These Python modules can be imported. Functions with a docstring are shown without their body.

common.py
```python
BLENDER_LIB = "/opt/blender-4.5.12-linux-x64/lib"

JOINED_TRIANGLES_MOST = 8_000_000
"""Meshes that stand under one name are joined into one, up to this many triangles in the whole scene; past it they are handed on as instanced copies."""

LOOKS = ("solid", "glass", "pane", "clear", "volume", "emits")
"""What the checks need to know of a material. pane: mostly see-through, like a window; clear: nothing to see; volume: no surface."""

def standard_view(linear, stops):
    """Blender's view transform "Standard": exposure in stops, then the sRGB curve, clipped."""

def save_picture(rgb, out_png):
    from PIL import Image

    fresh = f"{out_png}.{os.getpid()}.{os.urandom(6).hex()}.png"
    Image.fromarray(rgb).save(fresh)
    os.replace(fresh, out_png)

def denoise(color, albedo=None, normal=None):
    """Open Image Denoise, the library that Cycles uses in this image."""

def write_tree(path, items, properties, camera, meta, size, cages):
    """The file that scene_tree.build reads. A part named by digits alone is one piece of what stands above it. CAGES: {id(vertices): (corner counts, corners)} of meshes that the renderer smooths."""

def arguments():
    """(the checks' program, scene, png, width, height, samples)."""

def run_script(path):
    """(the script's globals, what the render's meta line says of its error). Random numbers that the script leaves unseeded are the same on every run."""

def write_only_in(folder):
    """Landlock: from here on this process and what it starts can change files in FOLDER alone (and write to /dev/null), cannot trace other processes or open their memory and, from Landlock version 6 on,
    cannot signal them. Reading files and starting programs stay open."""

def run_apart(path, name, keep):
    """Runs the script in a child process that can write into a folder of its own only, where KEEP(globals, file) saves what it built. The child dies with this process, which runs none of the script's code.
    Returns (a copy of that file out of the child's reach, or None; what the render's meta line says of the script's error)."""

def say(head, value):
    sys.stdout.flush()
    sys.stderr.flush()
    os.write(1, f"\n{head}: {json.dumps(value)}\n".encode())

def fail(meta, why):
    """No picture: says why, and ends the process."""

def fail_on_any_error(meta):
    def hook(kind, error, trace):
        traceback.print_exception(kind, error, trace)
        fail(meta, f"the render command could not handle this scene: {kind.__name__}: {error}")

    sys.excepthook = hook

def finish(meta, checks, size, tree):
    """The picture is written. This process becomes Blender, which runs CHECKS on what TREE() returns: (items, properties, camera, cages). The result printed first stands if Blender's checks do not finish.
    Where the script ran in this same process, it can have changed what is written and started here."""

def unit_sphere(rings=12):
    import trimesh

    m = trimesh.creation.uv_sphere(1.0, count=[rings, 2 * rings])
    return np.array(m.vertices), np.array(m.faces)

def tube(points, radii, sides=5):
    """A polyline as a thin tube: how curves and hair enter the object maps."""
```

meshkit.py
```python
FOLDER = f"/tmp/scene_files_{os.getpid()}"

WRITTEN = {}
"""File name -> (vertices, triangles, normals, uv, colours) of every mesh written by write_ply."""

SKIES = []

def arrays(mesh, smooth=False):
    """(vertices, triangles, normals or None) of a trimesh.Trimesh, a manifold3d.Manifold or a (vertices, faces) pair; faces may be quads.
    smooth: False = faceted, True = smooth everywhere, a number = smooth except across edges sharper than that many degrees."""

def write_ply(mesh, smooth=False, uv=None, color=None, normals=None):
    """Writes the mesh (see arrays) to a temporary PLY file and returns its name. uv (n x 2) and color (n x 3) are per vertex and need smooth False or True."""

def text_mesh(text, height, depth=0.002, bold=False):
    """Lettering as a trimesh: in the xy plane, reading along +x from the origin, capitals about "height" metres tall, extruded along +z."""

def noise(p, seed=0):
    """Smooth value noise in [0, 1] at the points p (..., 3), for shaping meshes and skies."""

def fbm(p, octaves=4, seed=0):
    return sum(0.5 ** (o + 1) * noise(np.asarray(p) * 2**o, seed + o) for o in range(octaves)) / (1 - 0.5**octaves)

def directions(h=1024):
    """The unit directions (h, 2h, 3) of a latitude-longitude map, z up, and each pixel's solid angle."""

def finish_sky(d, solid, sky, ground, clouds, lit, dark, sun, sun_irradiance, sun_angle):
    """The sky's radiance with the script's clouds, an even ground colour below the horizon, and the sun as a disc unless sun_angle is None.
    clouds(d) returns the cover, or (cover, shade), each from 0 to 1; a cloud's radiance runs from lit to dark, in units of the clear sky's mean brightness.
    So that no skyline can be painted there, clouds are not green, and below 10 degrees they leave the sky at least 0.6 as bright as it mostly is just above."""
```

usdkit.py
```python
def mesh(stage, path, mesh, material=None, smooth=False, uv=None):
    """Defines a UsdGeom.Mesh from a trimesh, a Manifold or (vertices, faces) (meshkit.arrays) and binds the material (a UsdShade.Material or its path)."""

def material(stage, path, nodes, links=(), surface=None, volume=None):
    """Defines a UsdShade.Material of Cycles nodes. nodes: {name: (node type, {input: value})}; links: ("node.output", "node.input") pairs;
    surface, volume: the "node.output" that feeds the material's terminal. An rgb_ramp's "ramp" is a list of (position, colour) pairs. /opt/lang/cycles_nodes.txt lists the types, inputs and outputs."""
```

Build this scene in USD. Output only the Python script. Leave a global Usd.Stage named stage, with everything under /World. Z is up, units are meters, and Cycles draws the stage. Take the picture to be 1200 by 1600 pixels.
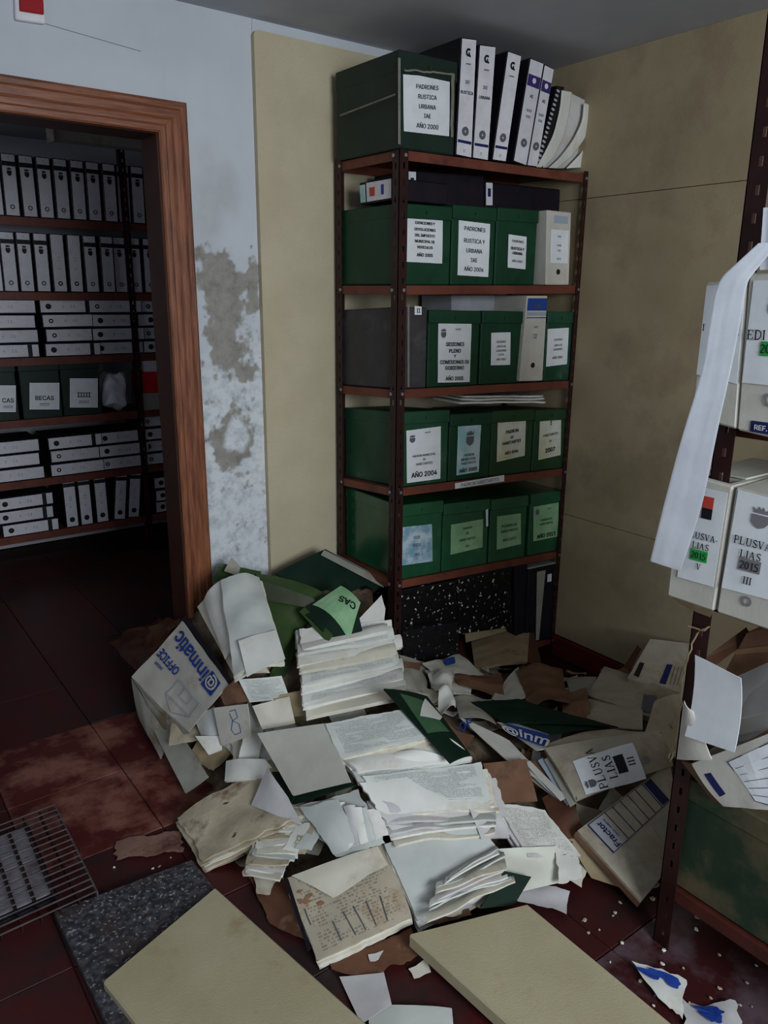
import math, random, numpy as np, trimesh, shapely, usdkit, meshkit
from shapely.geometry import Polygon, box as sbox
from pxr import Usd, UsdGeom, UsdLux, UsdShade, Gf, Sdf, Vt
stage = Usd.Stage.CreateInMemory()
UsdGeom.SetStageUpAxis(stage, 'Z'); UsdGeom.SetStageMetersPerUnit(stage, 1.0)
UsdGeom.Xform.Define(stage, '/World'); UsdGeom.Scope.Define(stage, '/World/Looks')
A = np.array
# ---------------------------------------------------------------- camera, light, exposure
FPX = 1216.7                                   # focal length in pixels of a 1200 x 1600 frame
YAW, PITCH, ROLL = math.radians(36.633), math.radians(15.55), math.radians(0.504)
CAM = A([-1.6163, -2.1111, 1.5431])
EXPOSURE = 0.0
_f = A([math.sin(YAW)*math.cos(PITCH), math.cos(YAW)*math.cos(PITCH), -math.sin(PITCH)])
_r = A([math.cos(YAW), -math.sin(YAW), 0.0]); _u = np.cross(_r, _f)
RV = _r*math.cos(ROLL)+_u*math.sin(ROLL); UV = -_r*math.sin(ROLL)+_u*math.cos(ROLL); FV = _f
cam = UsdGeom.Camera.Define(stage, '/World/camera')
cam.AddTransformOp().Set(Gf.Matrix4d(*RV, 0, *UV, 0, *(-FV), 0, *CAM, 1))
cam.CreateHorizontalApertureAttr(36.0); cam.CreateVerticalApertureAttr(48.0)
cam.CreateFocalLengthAttr(36.0*FPX/1200); cam.CreateClippingRangeAttr(Gf.Vec2f(0.05, 100)); cam.CreateExposureAttr(EXPOSURE)

def area_light(name, loc, target, w, h, power, color):
    l = UsdLux.RectLight.Define(stage, '/World/'+name)
    d = A(target, float)-A(loc, float); d /= np.linalg.norm(d)
    x = np.cross(d, [0, 0, 1.0]); x /= np.linalg.norm(x); y = np.cross(x, d)
    l.AddTransformOp().Set(Gf.Matrix4d(*x, 0, *y, 0, *(-d), 0, *loc, 1))
    l.CreateWidthAttr(w); l.CreateHeightAttr(h); l.CreateIntensityAttr(power); l.CreateColorAttr(Gf.Vec3f(*color)); l.CreateNormalizeAttr(True)
# grey daylight from the window in the wall behind the photographer
area_light('window_daylight', (-1.0, -4.16, 1.82), (-0.8, 0.4, 0.75), 1.5, 1.0, 28.5, (0.90, 0.98, 1.07))
# faint fill light added at the far left to brighten the archive room
area_light('archive_window_daylight', (-2.75, 1.5, 2.05), (-.6, 2.3, 1.2), 0.6, 0.4, 1.0, (0.92, 0.94, 1.12))
dome = UsdLux.DomeLight.Define(stage, '/World/dim_sky'); dome.CreateIntensityAttr(0.004); dome.CreateColorAttr(Gf.Vec3f(0.8, 0.9, 1.1))

# ---------------------------------------------------------------- where a pixel of the frame meets a plane of the room
def ray(px, py): return FV*FPX+RV*(px-600)-UV*(py-800)
def hit(px, py, ax, val):
    d = ray(px, py); return CAM+d*((val-CAM[ax])/d[ax])
def at_x(px, py, x): return hit(px, py, 0, x)
def at_y(px, py, y): return hit(px, py, 1, y)
def at_z(px, py, z): return hit(px, py, 2, z)

# ---------------------------------------------------------------- prims
used = {}
def fresh(parent, name):
    k = used[(parent, name)] = used.get((parent, name), -1)+1
    return parent+'/'+(name if k == 0 else '%s_%03d' % (name, k))
def tag(p, label=None, cat=None, group=None, kind=None):
    for k, v in (('label', label), ('category', cat), ('group', group), ('kind', kind)):
        if v: p.SetCustomDataByKey(k, v)
    return p
def norm(m):
    uv = None
    if isinstance(m, tuple) and len(m) == 3: m, uv = (m[0], m[1]), m[2]
    return m, uv
class Thing:
    """An Xform at the thing's base; its parts are given in world coordinates."""
    def __init__(s, name, label, cat, loc=(0, 0, 0), group=None, kind=None):
        s.o = A(loc, float); s.path = fresh('/World', name)
        x = UsdGeom.Xform.Define(stage, s.path); x.AddTranslateOp().Set(Gf.Vec3d(*map(float, loc)))
        s.prim = tag(x.GetPrim(), label, cat, group, kind)
    def part(s, name, m, mat, parent=None, label=None, smooth=False, kind=None):
        if isinstance(m, list):
            return [s.part(name, q, mat, parent, label, smooth, kind) for q in m][0]
        m, uv = norm(m)
        v, f, n = meshkit.arrays(m, smooth)
        p = fresh(parent or s.path, name)
        g = usdkit.mesh(stage, p, (v-s.o, f), mat, smooth=False, uv=uv)
        if n is not None:
            g.CreateNormalsAttr(Vt.Vec3fArray.FromNumpy(n.astype(np.float32))); g.SetNormalsInterpolation('vertex')
        tag(g.GetPrim(), label, None, None, kind)
        return p
def solo(name, label, cat, m, mat, smooth=False, group=None, kind=None):
    m, uv = norm(m)
    p = fresh('/World', name); g = usdkit.mesh(stage, p, m, mat, smooth=smooth, uv=uv)
    tag(g.GetPrim(), label, cat, group, kind); return p
def struct(name, m, mat, parent=None, smooth=False):
    m, uv = norm(m)
    p = fresh(parent or '/World', name); g = usdkit.mesh(stage, p, m, mat, smooth=smooth, uv=uv)
    if parent is None: tag(g.GetPrim(), kind='structure')
    return p
def copy_of(t, name, label, loc, rz=0.0, rx=0.0, ry=0.0, group=None, cat=None):
    p = fresh('/World', name); x = UsdGeom.Xform.Define(stage, p)
    x.GetPrim().GetReferences().AddInternalReference(t.path); x.GetPrim().SetInstanceable(True)
    x.ClearXformOpOrder()
    M_ = Gf.Matrix4d().SetRotate(Gf.Rotation(Gf.Vec3d(1, 0, 0), math.degrees(rx)))*Gf.Matrix4d().SetRotate(Gf.Rotation(Gf.Vec3d(0, 1, 0), math.degrees(ry)))*Gf.Matrix4d().SetRotate(Gf.Rotation(Gf.Vec3d(0, 0, 1), math.degrees(rz)))
    M_.SetTranslateOnly(Gf.Vec3d(*map(float, loc)))
    x.AddTransformOp(opSuffix='placed').Set(M_)
    tag(x.GetPrim(), label, cat or t.prim.GetCustomDataByKey('category'), group)
    return p

# ---------------------------------------------------------------- shapes
def cat_(*ms):
    vs, fs, n = [], [], 0
    for m in ms:
        v, f, _ = meshkit.arrays(m); vs.append(v); fs.append(f+n); n += len(v)
    return np.vstack(vs), np.vstack(fs)
def hexa(c, w, r=0.002):
    """Block on the front quad c (TL, TR, BR, BL) going back by w, edges chamfered by r."""
    f = [A(p, float) for p in c]; w = [A(w, float)]*4 if np.ndim(w) == 1 else [A(q, float) for q in w]
    P = f+[a+b for a, b in zip(f, w)]
    nb = [(1, 3, 4), (0, 2, 5), (1, 3, 6), (0, 2, 7), (5, 7, 0), (4, 6, 1), (5, 7, 2), (4, 6, 3)]
    pts = []
    for i, p in enumerate(P):
        e = [(P[j]-p)/np.linalg.norm(P[j]-p) for j in nb[i]]
        q = p+r*sum(e); pts += [q-r*k for k in e]
    h = trimesh.convex.convex_hull(np.array(pts)); return h.vertices, h.faces
def bx(x0, x1, y0, y1, z0, z1, r=0.002):
    return hexa([(x0, y0, z1), (x1, y0, z1), (x1, y0, z0), (x0, y0, z0)], (0, y1-y0, 0), r)
def tube(pts, rad, sides=6):
    import common
    return common.tube(pts, rad, sides)
def tubes(pts, rad, sides=6):
    p = np.asarray(pts, float); t = np.gradient(p, axis=0); t /= np.linalg.norm(t, axis=1, keepdims=True)+1e-12
    a = np.cross(t, np.where(np.abs(t[:, 2:]) < 0.9, [0, 0, 1.0], [1.0, 0, 0])); a /= np.linalg.norm(a, axis=1, keepdims=True)+1e-12
    b = np.cross(t, a); g = np.arange(sides)*2*np.pi/sides
    v = p[:, None]+np.broadcast_to(rad, (len(p),))[:, None, None]*(np.cos(g)[None, :, None]*a[:, None]+np.sin(g)[None, :, None]*b[:, None])
    i, j = np.meshgrid(np.arange(len(p)-1), np.arange(sides), indexing='ij')
    q = np.stack([i*sides+j, i*sides+(j+1) % sides, (i+1)*sides+(j+1) % sides, (i+1)*sides+j], -1).reshape(-1, 4)
    v = np.vstack([v.reshape(-1, 3), p[:1], p[-1:]]); n = len(v); k = np.arange(sides); L = (len(p)-1)*sides
    f = np.vstack([q[:, [0, 1, 2]], q[:, [0, 2, 3]], np.stack([(k+1) % sides, k, np.full(sides, n-2)], 1), np.stack([L+k, L+(k+1) % sides, np.full(sides, n-1)], 1)])
    return v, f
def plate(poly, th):
    m = trimesh.creation.extrude_polygon(poly, th); return np.array(m.vertices), np.array(m.faces)
def crease(u, v, seed, n=6):
    g = np.random.default_rng(seed); o = np.zeros(np.broadcast(u, v).shape)
    for k in range(n):
        a = g.uniform(0, 6.283); fr = g.uniform(.5, 1.2)*(1+.55*k); ph = g.uniform(0, 1)
        t = (np.cos(a)*u+np.sin(a)*v)*fr+ph+.18*np.sin(5*(u*np.sin(a)-v*np.cos(a))+6.28*ph)
        o = o+(np.abs((t % 1)*2-1)-.5)/(1+.7*k)
    return o
def ripple(u, v, seed, n=5):
    g = np.random.default_rng(seed); o = np.zeros(np.broadcast(u, v).shape)
    for k in range(n):
        a = g.uniform(0, 6.283); fr = g.uniform(.6, 1.3)*(1+.6*k); ph = g.uniform(0, 6.283)
        o = o+np.sin(6.283*(np.cos(a)*u+np.sin(a)*v)*fr+ph)/(1+k)
    return o*.5
class Patch:
    """A bent quad of paper or board. c = TL, TR, BR, BL as read from its printed side."""
    def __init__(s, c, bu=0, bv=0, wav=0, crm=0, seed=1, curl=(0, 0, 0, 0), rag=0):
        s.c = [A(p, float) for p in c]; s.a = (bu, bv, wav, crm, seed, curl, rag)
        n = np.cross(s.c[1]-s.c[0]+s.c[2]-s.c[3], -(s.c[3]-s.c[0]+s.c[2]-s.c[1])); s.n = n/np.linalg.norm(n)
        s.W = .5*(np.linalg.norm(s.c[1]-s.c[0])+np.linalg.norm(s.c[2]-s.c[3])); s.H = .5*(np.linalg.norm(s.c[3]-s.c[0])+np.linalg.norm(s.c[2]-s.c[1]))
    def pt(s, u, v, h=0.0):
        u = np.asarray(u, float); v = np.asarray(v, float); bu, bv, wav, crm, seed, curl, rag = s.a
        d = bu*4*u*(1-u)+bv*4*v*(1-v)
        if wav: d = d+wav*ripple(u*s.W/.3, v*s.H/.3, seed)
        if crm: d = d+crm*crease(u*s.W/.25, v*s.H/.25, seed+7)
        for k, (cu, cv) in enumerate(((0, 0), (1, 0), (1, 1), (0, 1))):
            if curl[k]: d = d+curl[k]*np.clip(1-np.hypot(u-cu, v-cv)/.55, 0, 1)**2
        if rag:
            uu = u+rag/s.W*(ripple(v*3, v*0+.3, seed+11, 8))*np.abs(2*u-1)**6; v = v+rag/s.H*(ripple(u*3, u*0+.7, seed+12, 8))*np.abs(2*v-1)**6; u = uu
        u, v, d = u[..., None], v[..., None], (d+h)[..., None] if np.ndim(d+h) else d+h
        return (1-u)*(1-v)*s.c[0]+u*(1-v)*s.c[1]+u*v*s.c[2]+(1-u)*v*s.c[3]+s.n*d
    def solid(s, th=.0006, nu=None, nv=None):
        k = s.a; rough = (k[2] or k[3] or k[6]); bent = k[0] or k[1] or any(k[5])
        st = .012 if k[3] or k[6] else .02
        nu = nu or (max(2, min(36, int(s.W/st)+1)) if rough else 10 if bent else 2)
        nv = nv or (max(2, min(36, int(s.H/st)+1)) if rough else 10 if bent else 2)
        u, v = np.meshgrid(np.linspace(0, 1, nu), np.linspace(0, 1, nv))
        top = s.pt(u, v).reshape(-1, 3); bot = s.pt(u, v, -th*np.ones_like(u)).reshape(-1, 3); uv = np.stack([u.ravel(), 1-v.ravel()], 1)
        i = np.arange(nu*nv).reshape(nv, nu); q = np.stack([i[:-1, :-1], i[1:, :-1], i[1:, 1:], i[:-1, 1:]], -1).reshape(-1, 4); N = nu*nv
        ring = np.concatenate([i[0, :], i[1:, -1], i[-1, -2::-1], i[-2:0:-1, 0]]); R = len(ring)
        sv = np.vstack([top[ring], bot[ring]]); a = np.arange(R); b = (a+1) % R
        sq = np.stack([2*N+a, 2*N+b, 2*N+R+b, 2*N+R+a], -1)
        quads = np.vstack([q, q[:, ::-1]+N, sq]); f = np.vstack([quads[:, [0, 1, 2]], quads[:, [0, 2, 3]]])
        return np.vstack([top, bot, sv]), f, np.vstack([uv, uv, uv[ring], uv[ring]])
    def sub(s, u0, v0, u1, v1, h=.0012, th=.0006, n=2):
        u, v = np.meshgrid(np.linspace(u0, u1, n), np.linspace(v0, v1, n))
        g = s.pt(u, v, np.full_like(u, h)); q = Patch([g[0, 0], g[0, -1], g[-1, -1], g[-1, 0]])
        if n == 2: return q.solid(th)
        q.pt = lambda uu, vv, hh=0.0: s.pt(u0+np.asarray(uu)*(u1-u0), v0+np.asarray(vv)*(v1-v0), h+np.asarray(hh)*np.ones_like(np.asarray(uu, float)))
        return q.solid(th, n, n)
_tm = {}
def glyphs(txt, bold):
    if (txt, bold) not in _tm:
        m = meshkit.text_mesh(txt, 1.0, depth=.01, bold=bold); _tm[(txt, bold)] = (np.array(m.vertices), np.array(m.faces))
    return _tm[(txt, bold)]
def lettering(p, rows, h=.0010, th=.0004):
    """rows: (text, u centre, v baseline-centre, capital height in v, bold, width scale)."""
    out = []
    for row in rows:
        txt, uc, vc, hv = row[:4]; bold = row[4] if len(row) > 4 else False; ws = row[5] if len(row) > 5 else 1.0
        v, f = glyphs(txt, bold); v = v.copy(); x0, x1 = v[:, 0].min(), v[:, 0].max()
        cap = hv*p.H; uu = uc+(v[:, 0]-(x0+x1)/2)*cap*ws/p.W; vv = vc-(v[:, 1]-.5)*hv
        out.append((p.pt(uu, vv, h+th*(v[:, 2] > .005)), f))
    return out
def disc(p, u, v, r, h=.001, n=16, th=.0005, r_in=0.0):
    g = np.linspace(0, 2*np.pi, n, endpoint=False); du, dv = r/p.W, r/p.H
    ring = lambda k, hh: p.pt(u+du*k*np.cos(g), v+dv*k*np.sin(g), np.full(n, hh))
    a, b = np.arange(n), (np.arange(n)+1) % n; k = r_in/r if r_in else 1e-3
    V = np.vstack([ring(1, h), ring(k, h), ring(1, h-th), ring(k, h-th)])
    q = np.vstack([np.stack([a, a+n, b+n, b], 1), np.stack([a, b, b+2*n, a+2*n], 1), np.stack([b+n, a+n, a+3*n, b+3*n], 1)])
    return V, q
def blob(p, u, v, r, seed=1, h=.002, asp=1.0, n=26):
    """An irregular flat mark on a surface."""
    g = np.random.default_rng(seed); t = np.linspace(0, 2*np.pi, n, endpoint=False); k = 1+sum(g.normal(0, .28/(1+.5*j))*np.sin((j+1)*t+g.uniform(0, 6.28)) for j in range(6)); k = np.clip(k, .35, 1.8)
    vv, f = plate(Polygon(np.stack([np.cos(t)*k, np.sin(t)*k*asp], 1)).buffer(0).simplify(.01), .01)
    return p.pt(u+vv[:, 0]*r/p.W, v+vv[:, 1]*r/p.H, h+.0005*(vv[:, 2] > .005)), f
def hook(p, u, v, r):
    t = np.radians(np.linspace(60, 300, 16)); s = shapely.LineString(np.stack([np.cos(t), np.sin(t)], 1)).buffer(.36).union(shapely.LineString([(.3, -.2), (.2, -.9), (.9, -1.2)]).buffer(.3)); vv, f = plate(s, .01)
    return p.pt(u+vv[:, 0]*r/p.W, v-vv[:, 1]*r/p.H, .001+.0005*(vv[:, 2] > .005)), f
def crest(p, u, v, w, hgt):
    """A small coat of arms: shield, crown above it."""
    sh = Polygon([(-.5, .25), (.5, .25), (.5, -.35), (.3, -.65), (0, -.8), (-.3, -.65), (-.5, -.35)])
    cr = Polygon([(-.4, .38), (.4, .38), (.5, .8), (.25, .6), (.12, .9), (0, .65), (-.12, .9), (-.25, .6), (-.5, .8)])
    ms = []
    for g in (sh, cr):
        vv, f = plate(g, .01); ms.append((p.pt(u+vv[:, 0]*w, v-vv[:, 1]*hgt*.58, .001+.0005*(vv[:, 2] > .005)), f))
    return cat_(*ms)
def sweep_shift(m, d):
    v, f, _ = meshkit.arrays(m); return v+A(d), f

# ---------------------------------------------------------------- materials
def lin(c): c = np.asarray(c, float)/255; return tuple(np.where(c <= .04045, c/12.92, ((c+.055)/1.055)**2.4))
def M(name, a, b=None, scale=6.0, rough=.6, bump=.0, bscale=60.0, lo=.35, hi=.65, det=4, rnd=.0, spec=.3, coat=0, stretch=(1, 1, 1), spots=None, coord='object', metallic=0.0, c=None, cscale=3, clo=.55, chi=.7, k=1.0):
    """Two-tone noise surface; c adds a third tone in larger stains; spots = (colour, scale, threshold)."""
    lin = lambda q: tuple(k*x for x in globals()['lin'](q))
    n = {'tc': ('texture_coordinate', {}), 'mp': ('mapping', {'scale': stretch}), 'p': ('principled_bsdf', {'roughness': rough, 'specular_ior_level': spec, 'metallic': metallic, 'coat_weight': coat, 'coat_roughness': .2})}
    L = [('tc.'+coord, 'mp.vector')]
    n['n'] = ('noise_texture', {'scale': scale, 'detail': det, 'roughness': .6}); L.append(('mp.vector', 'n.vector'))
    n['r'] = ('rgb_ramp', {'ramp': [(lo, lin(a)), (hi, lin(b if b is not None else a))]}); L.append(('n.fac', 'r.fac')); col = 'r.color'
    if c is not None:
        n['n3'] = ('noise_texture', {'scale': cscale, 'detail': 5, 'roughness': .65}); n['r3'] = ('rgb_ramp', {'ramp': [(clo, (0, 0, 0)), (chi, (1, 1, 1))]})
        n['x3'] = ('mix', {'color2': lin(c)}); L += [('mp.vector', 'n3.vector'), ('n3.fac', 'r3.fac'), ('r3.color', 'x3.fac'), (col, 'x3.color1')]; col = 'x3.color'
    if spots:
        n['vn'] = ('noise_texture', {'scale': spots[1], 'detail': 2}); n['rs'] = ('rgb_ramp', {'ramp': [(spots[2], (0, 0, 0)), (spots[2]+.04, (1, 1, 1))]})
        n['xs'] = ('mix', {'color2': lin(spots[0])}); L += [('tc.'+coord, 'vn.vector'), ('vn.fac', 'rs.fac'), ('rs.color', 'xs.fac'), (col, 'xs.color1')]; col = 'xs.color'
    if rnd:
        n['oi'] = ('object_info', {}); n['mr'] = ('map_range', {'to_min': 1-rnd, 'to_max': 1+rnd}); n['hs'] = ('hsv', {})
        L += [('oi.random', 'mr.value'), ('mr.result', 'hs.value'), (col, 'hs.color')]; col = 'hs.color'
    L.append((col, 'p.base_color'))
    if bump:
        n['nb'] = ('noise_texture', {'scale': bscale, 'detail': 4}); n['bp'] = ('bump', {'strength': min(1, bump), 'distance': .004})
        L += [('mp.vector', 'nb.vector'), ('nb.fac', 'bp.height'), ('bp.normal', 'p.normal')]
    return usdkit.material(stage, '/World/Looks/'+name, n, L, surface='p.BSDF')
def print_mat(name, paper, ink, rows=30, cols=1.0, table=False, stain=None, dens=.5, rough=.75, handw=False, vertical=False):
    """Paper with rows of small print (or a ruled table) in its own UV frame."""
    n = {'tc': ('texture_coordinate', {}), 'sp': ('separate_xyz', {}), 'p': ('principled_bsdf', {'roughness': rough, 'specular_ior_level': .2})}
    L = [('tc.UV', 'sp.vector')]
    def math_(k, typ, a, b=None, clamp=False):
        d = {'math_type': typ, 'use_clamp': clamp}
        for key, val in (('value1', a), ('value2', b)):
            if val is None: continue
            if isinstance(val, str): L.append((val, k+'.'+key))
            else: d[key] = val
        n[k] = ('math', d); return k+'.value'
    X, Y = ('sp.y', 'sp.x') if vertical else ('sp.x', 'sp.y')
    r = math_('m1', 'multiply', Y, rows); fr = math_('m2', 'fraction', r); fl = math_('m3', 'floor', r)
    if table:
        a = math_('m4', 'less_than', fr, .08); c = math_('m5', 'fraction', math_('m6', 'multiply', X, 7.0)); b = math_('m7', 'less_than', c, .03)
        ln = math_('m8', 'maximum', a, b)
    else:
        a = math_('m4', 'greater_than', fr, .40); 
        n['cv'] = ('combine_xyz', {}); L += [(math_('m5', 'multiply', X, 46.0*cols), 'cv.x'), (math_('m6', 'multiply', fl, 5.37), 'cv.y')]
        n['wn'] = ('noise_texture', {'scale': 1.0, 'detail': 1}); L.append(('cv.vector', 'wn.vector'))
        b = math_('m7', 'greater_than', 'wn.fac', 1-dens); ln = math_('m8', 'multiply', a, b)
        n['cv2'] = ('combine_xyz', {}); L += [(math_('m9', 'multiply', X, 2.0), 'cv2.x'), (math_('m10', 'multiply', Y, 5.0), 'cv2.y')]
        n['w2'] = ('noise_texture', {'scale': 1.3, 'detail': 1}); L.append(('cv2.vector', 'w2.vector'))
        ln = math_('m11', 'multiply', ln, math_('m12', 'greater_than', 'w2.fac', .42))
    mx = math_('m13', 'multiply', math_('m14', 'greater_than', X, .08), math_('m15', 'less_than', X, .93)); my = math_('m16', 'multiply', math_('m17', 'greater_than', Y, .06), math_('m18', 'less_than', Y, .94))
    ln = math_('m19', 'multiply', ln, math_('m20', 'multiply', mx, my)); fac = math_('m21', 'multiply', ln, .6)
    n['pn'] = ('noise_texture', {'scale': 9.0, 'detail': 5}); n['pr'] = ('rgb_ramp', {'ramp': [(.35, lin(A(paper)*.9)), (.65, lin(paper))]}); L += [('tc.object', 'pn.vector'), ('pn.fac', 'pr.fac')]
    n['x'] = ('mix', {'color2': lin(ink)}); L += [(fac, 'x.fac'), ('pr.color', 'x.color1')]; col = 'x.color'
    if stain is not None:
        n['sn'] = ('noise_texture', {'scale': 7.0, 'detail': 6, 'roughness': .7}); n['sr'] = ('rgb_ramp', {'ramp': [(.55, (0, 0, 0)), (.72, (1, 1, 1))]}); n['sx'] = ('mix', {'color2': lin(stain)})
        L += [('tc.object', 'sn.vector'), ('sn.fac', 'sr.fac'), ('sr.color', 'sx.fac'), (col, 'sx.color1')]; col = 'sx.color'
    n['oi'] = ('object_info', {}); n['mr'] = ('map_range', {'to_min': .92, 'to_max': 1.05}); n['hs'] = ('hsv', {}); L += [('oi.random', 'mr.value'), ('mr.result', 'hs.value'), (col, 'hs.color'), ('hs.color', 'p.base_color')]
    return usdkit.material(stage, '/World/Looks/'+name, n, L, surface='p.BSDF')
BEIGE = M('beige_board', (206, 192, 160), (216, 202, 170), 5, .75, .25, 220, spots=((178, 168, 142), 180, .66), k=.82)
BEIGE_SHADED = M('shaded_beige_board', (178, 160, 126), (192, 174, 140), 3, .75, .25, 200, c=(160, 140, 112), cscale=4, clo=.5, chi=.75, k=.82)  # darker copy of the beige board, the right wall's weaker light put into its colour
BEIGE_FLOOR = M('beige_board_dusty', (190, 178, 142), (202, 190, 156), 4, .75, .25, 220, c=(180, 160, 124), cscale=9, clo=.6, chi=.75, k=.82)
CEIL = M('ceiling_paint', (190, 192, 198), (205, 207, 212), 2, .8, .1, 90, k=.82)
WOOD = M('door_wood', (120, 70, 46), (164, 102, 70), 9, .38, .12, 60, stretch=(14, 14, 1), c=(92, 54, 38), cscale=4, clo=.5, chi=.75, spec=.4, k=.82)
WOOD_H = M('door_wood_head', (120, 70, 46), (164, 102, 70), 9, .38, .12, 60, stretch=(1, 14, 14), c=(92, 54, 38), cscale=4, clo=.5, chi=.75, spec=.4, k=.82)
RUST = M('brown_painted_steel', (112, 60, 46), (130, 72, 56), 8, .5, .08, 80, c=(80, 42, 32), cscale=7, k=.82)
POST = M('dark_brown_steel', (44, 20, 20), (56, 28, 26), 10, .42, .05, 80, k=.82)
STEEL = M('zinc_bolt', (150, 150, 150), (175, 175, 178), 40, .4, metallic=.8)
GREEN = [M('green_card_%s' % k, a, b, 7, .5, .12, 150, rnd=.06, c=c, cscale=5, k=.72) for k, a, b, c in (('deep', (20, 66, 44), (26, 78, 52), (18, 56, 38)), ('olive', (38, 72, 44), (48, 82, 50), (56, 84, 58)), ('dusty', (28, 74, 50), (44, 92, 66), (92, 120, 100)), ('black', (28, 48, 40), (34, 56, 46), (40, 56, 44)))]
GREEN_WET = M('wet_green_plastic', (26, 84, 54), (34, 100, 66), 6, .22, .05, 40, coat=.3, spec=.5, c=(56, 110, 84), cscale=6, k=.82)
FOLDER = M('dark_green_folder', (18, 40, 30), (28, 50, 38), 8, .65, .06, 90, c=(40, 54, 38), cscale=5, clo=.6, chi=.8, k=.8, spec=.15)
FOLDER_OL = M('olive_green_folder', (54, 78, 40), (66, 90, 48), 7, .45, .06, 90, c=(88, 98, 70), cscale=6, k=.82)
BLACK = M('black_binder_board', (20, 17, 26), (28, 24, 34), 30, .45, .05, 200)
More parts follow.
